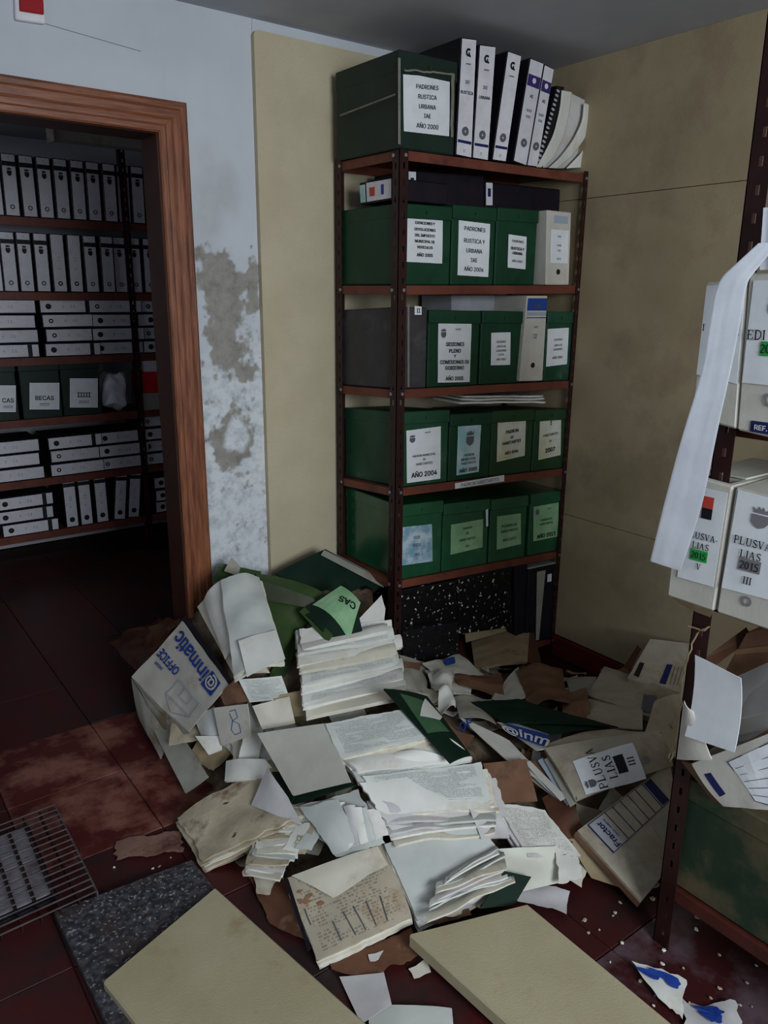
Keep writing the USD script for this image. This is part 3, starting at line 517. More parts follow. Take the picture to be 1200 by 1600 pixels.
def dec_ai(txt):
    def f(t, p, l):
        t.part('band', p.sub(.03, .14, .97, .25), INK_PUR, l); t.part('emblem', disc(p, .5, .19, .009, .002), LABEL_W, l)
        t.part('lettering', lettering(p, [(txt, .5, .34, .03, True), ('IIIIII', .5, .48, .022), ('IIIII', .5, .54, .022)]), INK, l); t.part('finger_ring', disc(p, .5, .80, .014, .003, r_in=.004), INK_G, l)
    return f
for nm, q, dc in (('leftmost of the five upright binders on the top shelf, white spine with a hook emblem', ((722, 60), (744, 63), (736, 246), (713, 241)), dec_ehu(('IBI', 'RUSTICA'))), ('second upright binder on the top shelf, marked IBI', ((750, 71), (774, 74), (762, 250), (739, 246)), dec_ehu(('IBI', 'URBANA'))), ('third binder on the top shelf, leaning apart from its neighbours', ((794, 81), (814, 88), (790, 252), (770, 249)), dec_ehu(('', ''))), ('fourth binder on the top shelf, leaning, with a violet emblem band', ((829, 92), (849, 100), (822, 258), (803, 251)), dec_ai('AI')), ('fifth and narrowest leaning binder on the top shelf, beside the spiral bound papers', ((851, 102), (865, 109), (839, 260), (824, 258)), dec_ai('AI'))):
    if 'third' in nm: dc = (lambda t, p, l: (t.part('emblem', hook(p, .48, .11, .009), INK, l), t.part('lettering', lettering(p, [('ondoko', .5, .205, .014)]), INK, l), t.part('finger_ring', disc(p, .5, .785, .014, .003, r_in=.004), INK_G, l), t.part('band', p.sub(.04, .865, .96, .89), INK_NAVY, l), t.part('year', lettering(p, [('II', .5, .955, .022)]), TEAL, l)))
    binder('lever_arch_binder', nm, q, BLACK, .29, -.008, dc)
# leaning sheaves, one of them comb bound
def loft(rows, at, off, th=.0012, nu=10, nk=40, seed=5, amp=.0, dirn=(0, 1, 0)):
    k = np.linspace(0, len(rows)-1, nk); Lp = np.array([np.interp(k, range(len(rows)), [r[0][j] for r in rows]) for j in (0, 1)]).T; Rp = np.array([np.interp(k, range(len(rows)), [r[1][j] for r in rows]) for j in (0, 1)]).T
    sm = lambda q: np.array([np.convolve(np.pad(q[:, j], 3, 'edge'), np.ones(7)/7, 'valid') for j in (0, 1)]).T; Lp, Rp = sm(Lp), sm(Rp)
    t_ = np.linspace(0, 1, nu); G = np.array([[at(*(Lp[i]*(1-s)+Rp[i]*s), off(k[i]/(len(rows)-1), s)) for s in t_] for i in range(nk)])
    if amp: G = G+A(dirn)*(amp*ripple(np.linspace(0, 2.2, nu)[None, :]+0*k[:, None], k[:, None]*.12+0*t_[None, :], seed))[..., None]
    i = np.arange(nk*nu).reshape(nk, nu); q = np.stack([i[:-1, :-1], i[1:, :-1], i[1:, 1:], i[:-1, 1:]], -1).reshape(-1, 4); N = nk*nu
    ring = np.concatenate([i[0, :], i[1:, -1], i[-1, -2::-1], i[-2:0:-1, 0]]); a = np.arange(len(ring)); b = (a+1) % len(ring)
    V = np.vstack([G.reshape(-1, 3), G.reshape(-1, 3)+A(dirn)*th]); return V, np.vstack([q, q[:, ::-1]+N, np.stack([ring[a], ring[b], ring[b]+N, ring[a]+N], -1)])
t = Thing('spiral_document', 'black comb bound document beside the last leaning binder on the top shelf', 'document', at_y(850, 255, .05), 'sheaves leaning at the right of the top shelf')
P2 = Patch([at_y(870, 134, -.004), at_y(882, 136, .0), at_y(848, 262, .0), at_y(836, 260, -.004)]); t.part('cover', P2.solid(.16), BLACK)
for k in range(16):
    c = at_y(872-2.0*k, 142+7.2*k, -.010); gg = np.linspace(0, 2*np.pi, 9); t.part('comb_ring', tubes([c+.006*A((np.cos(q), .6*np.sin(q), np.sin(q)*.7)) for q in gg], .0016, 4), LABEL_W)
SV = [('first white sheaf after the comb bound document, curving out to its foot', PAPER, -.008, [((879, 138), (894, 141)), ((876, 170), (891, 172)), ((866, 210), (882, 212)), ((851, 240), (867, 244)), ((838, 263), (848, 264))]),
    ('grey bowed sheaf second in the leaning papers on the top shelf', PAPER_P, .03, [((888, 140), (922, 158)), ((886, 175), (920, 182)), ((878, 212), (906, 213)), ((864, 244), (888, 243)), ((844, 264), (864, 264))]),
    ('white sheaf curving through the middle of the leaning papers on the top shelf', PAPER, .012, [((914, 158), (928, 163)), ((911, 190), (926, 191)), ((896, 220), (914, 217)), ((876, 246), (892, 246)), ((856, 264), (868, 265))]),
    ('grey sheaf fourth in the leaning papers on the top shelf', PAPER_P, .05, [((922, 160), (938, 158)), ((922, 190), (937, 190)), ((910, 218), (932, 216)), ((886, 247), (914, 242)), ((864, 265), (890, 265))]),
    ('outermost white sheaf at the right end of the top shelf', PAPER, .03, [((929, 192), (938, 194)), ((925, 215), (936, 215)), ((908, 240), (934, 240)), ((884, 265), (930, 262))]),
    ('pale board standing behind the leaning papers on the top shelf', CARTON_G, .15, [((890, 140), (938, 122)), ((890, 190), (938, 190)), ((890, 235), (937, 240))])]
for lb, mt, y0, rows_ in SV: solo('leaning_sheaf', lb, 'papers', loft(rows_, lambda px, py, o: at_y(px, py, o), lambda k, s: y0+.012*s, .006), mt, smooth=True, group='sheaves leaning at the right of the top shelf')
# second shelf
fbox(1, 624, 704, 320, 'transfer_box', 'dark green transfer box behind the left post on the second shelf, card about vehicle tax', GREEN[0], card=((635, 337), (692, 342), (691, 412), (634, 409)), rows=(('EXENCIONES Y', .5, .13, .058, True), ('DEVOLUCIONES', .5, .27, .058, True), ('DEL IMPUESTO', .5, .40, .058, True), ('MUNICIPAL DE', .5, .53, .058, True), ('VEHICULOS', .5, .66, .058, True), ('AÑO 2005', .5, .83, .07, True)))
fbox(1, 706, 773, 322, 'transfer_box', 'dark green transfer box marked PADRONES RUSTICA Y URBANA on the second shelf', GREEN[0], card=((717, 344), (766, 350), (763, 433), (715, 430)), rows=(('PADRONES', .5, .13, .075), ('RUSTICA Y', .5, .35, .075), ('URBANA', .5, .53, .075), ('IAE', .5, .70, .075), ('AÑO 2006', .5, .87, .075)))
fbox(1, 775, 838, 326, 'transfer_box', 'dark green box with small white card beside the white file on the second shelf', GREEN[0], card=((795, 366), (823, 370), (821, 421), (793, 418)), rows=(('PADRONES', .5, .18, .07), ('RUSTICA Y', .5, .40, .08, True), ('URBANA', .5, .54, .08, True), ('AÑO 2007', .5, .78, .07)))
def white_file(k, q, label, rows, blue, yf=-.03, hole=(.5, .82), paper=None, depth=.30, seed=1):
    p0 = [at_y(x, y, yf) for x, y in q]; t = Thing('white_box_file', label, 'box file', (p0[2]+p0[3])/2+A((0, depth/2, 0)), 'white box files')
    t.part('body', hexa(p0, (0, depth, 0), .003), CARTON_W); p = Patch([a-A((0, .0006, 0)) for a in p0])
    for b in blue: t.part('printed_block', p.sub(*b[:4]), b[4])
    if paper: t.part('label_card', p.sub(*paper), WHITE)
    t.part('lettering', lettering(p, rows, h=.0026), INK_G); t.part('finger_hole', disc(p, hole[0], hole[1], .010, .0016), INK); return t
white_file(1, ((855, 328), (893, 332), (889, 445), (853, 445)), 'white box file at the right end of the second shelf', (('IIIII', .5, .34, .025), ('IIIIII', .5, .46, .025), ('IIII', .5, .53, .025), ('III II', .5, .64, .025)), ((.28, .06, .85, .16, PALE_PR),), paper=(.15, .25, .9, .70))
def flat_binder(label, q, y, d, spine, rows=()):
    p0 = [at_y(a, b, y) for a, b in q]; t = Thing('black_binder', label, 'binder', (p0[2]+p0[3])/2+A((0, d/2, 0)), 'black binders behind the second shelf boxes'); t.part('cover', hexa(p0, (0, d, 0), .004), BLACK)
    p = Patch([a-A((0, .001, 0)) for a in p0]); l = t.part('spine_label', p.sub(*spine), LABEL_W)
    t.part('printed_mark', p.sub(spine[0]+.25*(spine[2]-spine[0]), spine[1]+.25*(spine[3]-spine[1]), spine[0]+.7*(spine[2]-spine[0]), spine[1]+.62*(spine[3]-spine[1]), .002), INK_NAVY, l)
    return t
flat_binder('long black binder lying on the first two boxes of the second shelf', ((638, 266), (757, 274), (757, 330), (638, 330)), .12, .2, (.0, .03, .09, .62))
flat_binder('black binder lying at the right above the small-card box of the second shelf', ((759, 284), (876, 296), (874, 340), (759, 336)), .12, .2, (.0, .02, .08, .7))
flat_binder('black binder standing at the right end behind the white box file of the second shelf', ((876, 297), (903, 300), (898, 440), (874, 440)), .13, .2, (.05, .02, .92, .3))
p0 = [at_x(*q, .012) for q in ((561, 286), (612, 277), (612, 312), (563, 320))]
t = Thing('black_binder', 'binder with white spine lying behind the left post on the second shelf', 'binder', p0[3]+A((.12, 0, 0)), 'black binders behind the second shelf boxes'); t.part('cover', hexa(p0, (.24, 0, 0), .003), BLACK); p = Patch([a-A((.001, 0, 0)) for a in p0]); l = t.part('spine_label', p.sub(.24, .06, 1, .92), LABEL_W); t.part('spine_label', p.sub(.03, .12, .2, .92), LABEL_B); t.part('emblem', p.sub(.34, .3, .5, .7, .002), INK_RED, l); t.part('printed_mark', p.sub(.7, .25, .78, .7, .002), INK_BL, l)
# third shelf
t = fbox(2, 622, 667, 474, 'storage_case', 'dark grey plastic case with a tiny white tag at the left of the third shelf', BLACKISH, lid=0, card=((648, 478), (659, 479), (659, 492), (648, 492)), depth=.352, group='storage cases', rows=(('II', .5, .5, .5),))
t.part('metal_edge', hexa([at_y(*q, .002) for q in ((637, 476), (640, 476), (640, 605), (637, 605))], (0, .003, 0), .0006), STEEL)
fbox(2, 669, 748, 485, 'transfer_box', 'dark green transfer box marked SESIONES PLENO on the third shelf', GREEN[0], card=((685, 505), (737, 505), (734, 597), (684, 598)), arms=(.15, .17, .14, .16), rows=(('IIIIIIIIIII', .58, .10, .02), ('SESIONES', .5, .35, .06, True), ('PLENO', .5, .46, .06, True), ('Y', .5, .55, .05, True), ('COMISIONES DE', .5, .65, .06, True), ('GOBIERNO', .5, .75, .06, True), ('AÑO 2005', .5, .93, .06, True)))
fbox(2, 751, 818, 486, 'transfer_box', 'dark green box with small square card left of the tall white file, third shelf', GREEN[0], card=((768, 520), (798, 519), (797, 570), (767, 571)), rows=(('SESIONES', .5, .28, .06), ('JUNTA DE', .5, .42, .06), ('GOBIERNO', .5, .55, .06), ('LOCAL', .5, .67, .06), ('AÑO 2007', .5, .82, .06)))
white_file(2, ((824, 462), (856, 462), (848, 595), (812, 596)), 'tall white box file with a blue heading leaning on the third shelf', (('Uni', .5, .115, .05, True), ('IIIIII', .5, .36, .02), ('IIIIIII', .5, .45, .02), ('IIIII', .5, .48, .02)), ((.04, .03, .96, .17, INK_BL), (.06, .19, .95, .225, PALE_PR), (.04, .25, .96, .258, INK_NAVY)), yf=-.012, hole=(.5, .81), seed=3)
fbox(2, 852, 894, 487, 'transfer_box', 'dusty green transfer box at the right end of the third shelf', GREEN[2], card=((856, 514), (889, 512), (886, 569), (853, 573)), rows=(('SESIONES', .5, .3, .05), ('JUNTA DE', .5, .45, .05), ('GOBIERNO', .5, .56, .05), ('AÑO 2006', .5, .78, .06)))
solo('pale_folder_stack', 'pale grey file lying on the boxes at the back of the third shelf', 'file', hexa([at_y(*q, .16) for q in ((706, 461), (824, 461), (824, 490), (706, 490))], (0, .18, 0), .003), PALE_GREY)
# fourth shelf
fbox(3, 626, 700, 642, 'transfer_box', 'dusty green transfer box marked AÑO 2004 at the left of the fourth shelf', GREEN[2], depth=.35, card=((635, 673), (689, 666), (688, 748), (636, 755)), arms=(.16, .17, .15, .15), rows=(('IIIIIIIIIII', .6, .08, .02), ('PADRON MUNICIPAL', .5, .50, .04), ('DE', .5, .58, .04), ('HABITANTES', .5, .66, .045), ('AÑO 2004', .5, .86, .09, True)))
fbox(3, 702, 766, 646, 'transfer_box', 'green transfer box with a bluish damp card and large arms on the fourth shelf', GREEN[0], cardmat=LABEL_B, card=((716, 663), (752, 660), (748, 737), (713, 743)), arms=(.53, .30, .32, .3), rows=(('PADRON', .5, .62, .05), ('MUNICIPAL', .5, .70, .05), ('HABITANTES', .5, .78, .045), ('AÑO 2005', .5, .92, .07, True)))
fbox(3, 767, 831, 641, 'transfer_box', 'olive green transfer box with a yellowed card on the fourth shelf', GREEN[1], cardmat=LABEL_C, card=((778, 660), (822, 653), (820, 712), (776, 722)), rows=(('PADRON', .5, .28, .08, True), ('DE', .5, .43, .06, True), ('HABITANTES', .5, .56, .075, True), ('AÑO 2006', .5, .82, .07, True)))
fbox(3, 833, 882, 640, 'transfer_box', 'olive green transfer box at the right end of the fourth shelf', GREEN[1], cardmat=LABEL_C, card=((844, 655), (877, 649), (876, 711), (841, 719)), rows=(('I', .5, .14, .09, True), ('HABITANTES', .5, .42, .06), ('DE', .5, .58, .05), ('2007', .5, .80, .10, True)))
t = Thing('paper_pad', 'white stack of loose papers lying on top of the fourth shelf boxes', 'papers', at_y(785, 632, .05))
for k, (dy, yy) in enumerate(((0, .03), (-5, .05), (-9, .08))):
    a = [at_y(720+3*k, 628+dy, yy), at_y(853-2*k, 627+dy, yy)]; q = [a[0]+A((0, .17, .0)), a[1]+A((0, .17, .0)), a[1], a[0]]; t.part('page_bundle', Patch(q, wav=.002, seed=k).solid(.007), PAPER, smooth=True)
p = Patch([at_y(*q, -.0035) for q in ((711, 755), (788, 742), (788, 752), (711, 764))]); t = Thing('shelf_sign', 'white paper strip reading PADRON HABITANTES on the edge of the fourth shelf', 'sign', p.c[3]); l = t.part('strip', p.solid(), WHITE); t.part('lettering', lettering(p, (('PADRON HABITANTES', .5, .52, .55),)), INK_G, l)
# fifth shelf
fbox(4, 624, 690, 786, 'transfer_box', 'wet green plastic box with a sky blue label at the left of the fifth shelf', GREEN_WET, cardmat=LABEL_SKY, card=((626, 824), (675, 819), (676, 877), (626, 884)), rows=(('IIIII', .5, .3, .07), ('IIIIII', .5, .5, .07), ('IIII', .5, .75, .07)))
fbox(4, 692, 762, 784, 'transfer_box', 'wet green plastic box with a tilted green card, second on the fifth shelf', GREEN_WET, cardmat=LABEL_G, card=((705, 820), (755, 811), (754, 855), (704, 867)), rows=(('PADRON', .5, .2, .07), ('DE', .5, .38, .07), ('HABITANTES', .5, .58, .08), ('IIII', .5, .82, .07)))
fbox(4, 765, 821, 778, 'transfer_box', 'wet green plastic box with a green card, third on the fifth shelf', GREEN_WET, cardmat=LABEL_G, card=((777, 807), (814, 802), (814, 850), (776, 859)), rows=(('PADRON DE', .5, .32, .08), ('HABITANTES', .5, .48, .08), ('AÑO 2010', .5, .75, .08)))
fbox(4, 826, 874, 770, 'transfer_box', 'wet green plastic box marked AÑO 2011 at the right end of the fifth shelf', GREEN_WET, cardmat=LABEL_G, card=((834, 792), (873, 785), (872, 838), (833, 846)), arms=(.14, .17, .13, .16), rows=(('IIIIIIII', .6, .12, .03), ('PADRON DE', .5, .42, .06), ('HABITANTES', .5, .54, .06), ('AÑO 2011', .5, .88, .11, True)))
solo('white_slip', 'narrow white slip stuck between two wet green boxes on the fifth shelf', 'slip', Patch([at_y(*q, -.004) for q in ((759, 797), (763, 795), (763, 822), (760, 823))]).solid(.001), WHITE)
# lowest shelf
def marbled(label, q, y, d, mat=MARBLE):
    p0 = [at_y(a, b, y) for a, b in q]; t = Thing('marbled_file', label, 'binder', (p0[2]+p0[3])/2, 'black marbled files on the lowest shelf'); t.part('cover', hexa(p0, (0, d, 0), .004), mat)
    p = Patch([a-A((0, .001, 0)) for a in p0]); t.part('edge_strip', p.sub(0, .0, 1, .045, .0008), BLACK)
marbled('black marbled file lying at the left of the lowest shelf', ((626, 922), (714, 906), (716, 972), (626, 978)), .03, .28)
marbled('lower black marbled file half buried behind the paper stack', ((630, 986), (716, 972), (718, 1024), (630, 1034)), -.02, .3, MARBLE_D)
marbled('black marbled file standing in the middle of the lowest shelf', ((716, 902), (800, 886), (800, 980), (718, 992)), .02, .28)
p0 = [at_y(*q, .0) for q in ((826, 889), (868, 880), (862, 1000), (822, 1004))]
t = Thing('black_carton', 'black carton with pale top and grey stripe at the right of the lowest shelf', 'box', (p0[2]+p0[3])/2, 'storage cases'); t.part('body', hexa(p0, (0, .3, 0), .004), BLACK); p = Patch([a-A((0, .001, 0)) for a in p0])
t.part('top_cover', hexa([a+A((0, 0, .004)) for a in (p0[0], p0[1], p0[1]-A((0, 0, .006)), p0[0]-A((0, 0, .006)))], (0, .3, 0), .001), CARTON_G); t.part('grey_stripe', p.solid(.001) if 0 else Patch([p.pt(.30, .06, .001), p.pt(.62, .06, .001), p.pt(.48, .98, .001), p.pt(.36, .98, .001)]).solid(.0008), CARTON_G); t.part('tag_card', p.sub(.70, .12, .86, .22), WHITE)
marbled('slim black file beside the black carton on the lowest shelf', ((804, 884), (824, 882), (822, 998), (806, 1000)), .01, .28, BLACK)
# ================================================================ helpers for bent things lying about
class Sub(Patch):
    """A card stuck on a bent surface: follows it, h0 above it. uv: its four corners in the carrier's frame."""
    def __init__(s, par, uv, h0=.0015):
        s.par, s.uv, s.h0 = par, A(uv, float), h0; s.a = (0, 0, par.a[2], par.a[3], 0, (0,)*4, 0)
        c = [par.pt(*q) for q in s.uv]; Patch.__init__(s, c); s.a = (0, .001, par.a[2], par.a[3], 0, (0,)*4, 0)
    def pt(s, u, v, h=0.0):
        u = np.asarray(u, float); v = np.asarray(v, float); U, V = [(1-u)*(1-v)*s.uv[0][k]+u*(1-v)*s.uv[1][k]+u*v*s.uv[2][k]+(1-u)*v*s.uv[3][k] for k in (0, 1)]
        return s.par.pt(U, V, s.h0+np.asarray(h)*np.ones_like(u))
def uv_at(p, px, py):
    d = ray(px, py); c0 = p.c[0]; q = CAM+d*(np.dot(p.c[0]*.25+p.c[1]*.25+p.c[2]*.25+p.c[3]*.25-CAM, p.n)/np.dot(d, p.n))
    u = v = .5
    for _ in range(8):
        x = (1-u)*(1-v)*p.c[0]+u*(1-v)*p.c[1]+u*v*p.c[2]+(1-u)*v*p.c[3]; du = (1-v)*(p.c[1]-p.c[0])+v*(p.c[2]-p.c[3]); dv = (1-u)*(p.c[3]-p.c[0])+u*(p.c[2]-p.c[1])
        s = np.linalg.lstsq(np.stack([du, dv], 1), q-x, rcond=None)[0]; u += s[0]; v += s[1]
    return u, v
def card(p, px4, h0=.0015): return Sub(p, [uv_at(p, *q) for q in px4], h0)
def arc(cx, cy, rx, ry, a0, a1, n=14): t = np.radians(np.linspace(a0, a1, n)); return list(zip(cx+rx*np.cos(t), cy+ry*np.sin(t)))
SERIF = {}
def serif_shapes():
    L_ = lambda pts, w: shapely.LineString(pts).buffer(w/2, cap_style='flat', join_style='round')
    sf = lambda x, y, w=.3: L_([(x-w/2, y), (x+w/2, y)], .05)
    T_, N_ = .13, .065
    st = lambda x: [L_([(x, 0), (x, 1)], T_), sf(x, .025), sf(x, .975)]
    d = {'P': st(.18)+[L_([(.18, .975), (.40, .975)]+arc(.40, .73, .22, .245, 90, -90)+[(.18, .485)], N_*1.25)], 'L': st(.18)+[L_([(.1, .03), (.62, .03), (.66, .26)], N_)], 'E': st(.18)+[L_([(.1, .03), (.62, .03), (.66, .25)], N_), L_([(.1, .97), (.6, .97), (.62, .78)], N_), L_([(.18, .52), (.48, .52)], N_), L_([(.48, .40), (.48, .64)], .04)],
         'D': st(.18)+[L_([(.18, .97), (.36, .97)]+arc(.36, .5, .38, .47, 90, -90)+[(.18, .03)], N_*1.5)], 'I': st(.17), 'U': [L_([(.2, .97), (.2, .33)]+arc(.45, .33, .25, .31, 180, 360)+[(.70, .97)], N_*1.3), L_([(.2, .97), (.2, .3)], T_), sf(.2, .975), sf(.70, .975, .24)],
         'S': [L_(arc(.33, .73, .2, .235, 20, 200)+arc(.33, .27, .22, .245, 45, -160), N_*1.4), L_([(.15, .68), (.5, .36)], T_), L_([(.53, .78), (.53, .97)], .04), L_([(.09, .04), (.09, .25)], .04)], 'V': [L_([(.12, .97), (.40, .02)], T_), L_([(.40, .02), (.66, .97)], N_), sf(.12, .975, .28), sf(.66, .975, .24)],
         'A': [L_([(.10, .02), (.38, .98)], N_), L_([(.38, .98), (.66, .02)], T_), L_([(.2, .36), (.56, .36)], N_), sf(.10, .025, .22), sf(.66, .025, .28)], '-': [L_([(.04, .34), (.30, .34)], .09)], '2': [L_(arc(.3, .72, .21, .25, 170, -35)+[(.1, .05)], N_*1.4), L_([(.08, .06), (.54, .06)], .11)], '0': [shapely.Polygon(arc(.3, .5, .27, .51, 0, 360, 28)).difference(shapely.Polygon(arc(.3, .5, .15, .44, 0, 360, 28)))],
         '1': [L_([(.3, 0), (.3, 1)], .11), sf(.3, .025, .3), L_([(.14, .88), (.3, .96)], N_)], '5': [L_([(.52, .95), (.18, .95), (.14, .58)], N_*1.2), L_([(.14, .56)]+arc(.26, .31, .25, .30, 105, -150), N_*1.5)], 'R': []}
    for k, g in d.items(): SERIF[k] = shapely.union_all(g) if g else None
serif_shapes()
def serif_text(txt):
    x, vs, fs, n = 0, [], [], 0
    for ch in txt:
        if ch == ' ': x += .35; continue
        g = SERIF[ch]
        for poly in (g.geoms if g.geom_type == 'MultiPolygon' else [g]):
            v, f = plate(poly, .01); v = v.copy(); v[:, 0] += x; vs.append(v); fs.append(f+n); n += len(v)
        x += g.bounds[2]+.10
    return np.vstack(vs), np.vstack(fs)
_g0 = glyphs
def glyphs(txt, bold):
    if bold == 'serif': return serif_text(txt)
    return _g0(txt, bold)
S_ = 'serif'
# ================================================================ the shelving at the right
P0 = at_z(1030, 1475, 0); XP, YP = P0[0], P0[1]
ax = lambda px, py, d=0.0: at_x(px, py, XP+d)
u = Thing('steel_shelving', 'dark brown slotted shelving at the right edge, carrying white box files', 'shelving', (XP+.2, YP-.4, 0))
u.part('post', slotted(XP, YP+.018, 2.36, w=.042, back=-1), POST); u.part('post', slotted(XP+.44, YP+.018, 2.2, w=.042, mirror=-1, back=-1), POST)
u.part('post', slotted(XP, YP-.95, 2.36, w=.042), POST); u.part('post', slotted(XP+.44, YP-.95, 2.36, w=.042, mirror=-1), POST)
zB = ax(1119, 957, -.02)[2]-.006; zA = ax(1151, 672, -.02)[2]-.004; zD = ax(1055, 1390)[2]; zC = .50
def rboard(z, x0=.0, lip=.03): return cat_(bx(XP+x0, XP+.44, YP-.95, YP+.012, z-.004, z, .001), bx(XP+x0-.003, XP+x0, YP-.95, YP+.012, z-lip, z, .001), bx(XP+x0, XP+.44, YP+.012, YP+.015, z-lip, z, .001))
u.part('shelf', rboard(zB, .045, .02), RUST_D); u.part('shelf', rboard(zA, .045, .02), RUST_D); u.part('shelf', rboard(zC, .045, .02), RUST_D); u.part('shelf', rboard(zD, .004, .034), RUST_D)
import manifold3d
def notch(m):
    v, f, _ = meshkit.arrays(m); v = np.asarray(v, np.float32); t = trimesh.Trimesh(v, f); t.merge_vertices(); t.fix_normals()
    a = manifold3d.Manifold(manifold3d.Mesh(np.asarray(t.vertices, np.float32), np.asarray(t.faces, np.uint32)))
    b = manifold3d.Manifold.cube((.05, .056, 3)).translate((XP-.005, YP-.030, 0)); r = (a-b).to_mesh(); return r.vert_properties[:, :3], r.tri_verts
def rfile(label, q, x=-.02, depth=.28, mat=CARTON_W, cut=False, top=None):
    c = [ax(a, b, x) for a, b in q]; t = Thing('white_box_file', label, 'box file', (c[2]+c[3])/2+A((depth/2, 0, 0)), 'white box files')
    w = (depth, 0, 0); m = hexa(c, w, .004); t.part('body', notch(m) if cut else m, mat)
    tp = [c[0]+A((.002, -.002, .001)), c[1]+A((.002, .002, .001))]; t.part('lid_flap', hexa([tp[0], tp[1], tp[1]-A((0, 0, .003)), tp[0]-A((0, 0, .003))], (depth*.55, 0, .004), .001) if not cut else bx(c[1][0]+.06, c[1][0]+depth, c[1][1]+.006, c[0][1]-.006, c[0][2]-.003, c[0][2]+.001, .001), CARTON_G if top is None else top)
    p = Patch([a-A((.0008, 0, 0)) for a in c], crm=.0008, seed=int(q[0][0])); return t, p
LB = dict(h0=.0022)
t, p = rfile('box file numbered V with a green year mark, under the hanging white film', ((1063, 738), (1145, 760), (1115, 956), (1042, 931)), cut=True, top=GREYBD)
l_ = card(p, ((1078, 757), (1138, 770), (1115, 917), (1059, 901)), .002); l = t.part('label_card', l_.solid(.0008, 10, 14), WHITE)
t.part('coat_of_arms', cat_(l_.sub(.42, .08, .70, .20, .002)), INK_RED, l, 'red crown of the arms'); t.part('coat_of_arms', l_.sub(.43, .20, .70, .31, .002), BLACK, l)
t.part('marker', card(l_, () or ((0, 0),)*4).solid() if 0 else l_.sub(.28, .65, .74, .77, .0016), INK_GR, l, 'green year mark')
t.part('lettering', lettering(l_, (('PLUSVA-', .52, .50, .068, S_), ('LIAS', .53, .605, .068, S_), ('2015', .51, .71, .068, S_), ('V', .55, .825, .065, S_)), h=.0022), INK, l)
t.part('torn_underside', Patch([ax(1044, 930, -.018), ax(1114, 955, -.018), ax(1110, 964, .0), ax(1062, 946, .0)], crm=.004, seed=3).solid(.003), CARTON_T, None, 'torn dirty bottom flap')
t, p = rfile('box file numbered III with grey year mark and grey arms on the right shelving', ((1149, 762), (1240, 787), (1207, 987), (1119, 957)), top=GREYBD)
l_ = card(p, ((1154, 765), (1233, 785), (1206, 938), (1128, 918)), .002); l = t.part('label_card', l_.solid(.0008, 10, 14), WHITE)
t.part('coat_of_arms', crest(l_, .53, .22, .34, .22), INK_GY, l); t.part('marker', l_.sub(.26, .645, .70, .77, .0016), INK_GY, l, 'grey year mark')
t.part('lettering', lettering(l_, (('PLUSVA-', .50, .475, .078, S_), ('LIAS', .47, .60, .078, S_), ('2015', .48, .71, .078, S_), ('III', .49, .86, .075, S_)), h=.0022), INK, l); t.part('finger_hole', disc(p, .5, .83, .011, .002, r_in=.006), INK_GY)
t, p = rfile('box file half hidden behind the hanging white film on the upper right shelf', ((1103, 441), (1167, 438), (1150, 671), (1079, 652)), cut=True)
l_ = card(p, ((1105, 446), (1165, 444), (1152, 600), (1089, 585)), .002); l = t.part('label_card', l_.solid(.0008, 8, 12), WHITE); t.part('lettering', lettering(l_, (('I', .06, .46, .075, S_), ('A', .91, .47, .075, S_)), h=.0022), INK, l)
t, p = rfile('box file marked EDI with a green year mark on the upper right shelf', ((1170, 427), (1268, 424), (1245, 694), (1151, 672)))
l_ = card(p, ((1178, 438), (1262, 436), (1248, 606), (1160, 598)), .002); l = t.part('label_card', l_.solid(.0008, 10, 14), WHITE)
t.part('coat_of_arms', crest(l_, .5, .25, .3, .2), INK_RED, l); t.part('marker', l_.sub(.28, .58, .66, .72, .0016), INK_GR, l, 'green year mark'); t.part('lettering', lettering(l_, (('EDI', .18, .52, .095, S_), ('2015', .47, .65, .085, S_)), h=.0022), INK, l)
t.part('finger_hole', disc(p, .54, .765, .013, .002, r_in=.008), INK_GY); s_ = card(p, ((1174, 657), (1230, 664), (1229, 684), (1172, 674)), .001); l = t.part('blue_block', s_.solid(.0008), INK_NAVY); t.part('lettering', lettering(s_, (('REF. A', .4, .52, .42, True),), h=.002), LABEL_W, l)
# hanging film
rows = [((1189, 376), (1222, 372)), ((1152, 410), (1176, 428)), ((1119, 440), (1166, 442)), ((1108, 510), (1154, 520)), ((1098, 580), (1138, 597)), ((1066, 680), (1121, 672)), ((1042, 770), (1102, 770)), ((1027, 830), (1086, 826)), ((1014, 883), (1060, 901))]
solo('hanging_film', 'long strip of white film hanging down in front of the box files at the right', 'film', loft(rows, lambda px, py, o: ax(px, py, o), lambda k, t_: -.045-.02*np.sin(k*3)-.012*(1-t_), nu=14, nk=60, amp=.0007, dirn=(1, 0, 0)), PLASTIC, smooth=True)
solo('folded_film', 'folded white film at the right edge above the box file marked EDI', 'film', loft([((1193, 322), (1250, 318)), ((1189, 380), (1250, 380)), ((1187, 424), (1250, 420))], lambda px, py, o: ax(px, py, o), lambda k, t_: -.03+.004*np.sin(9*t_), dirn=(1, 0, 0)), PLASTIC, smooth=True)
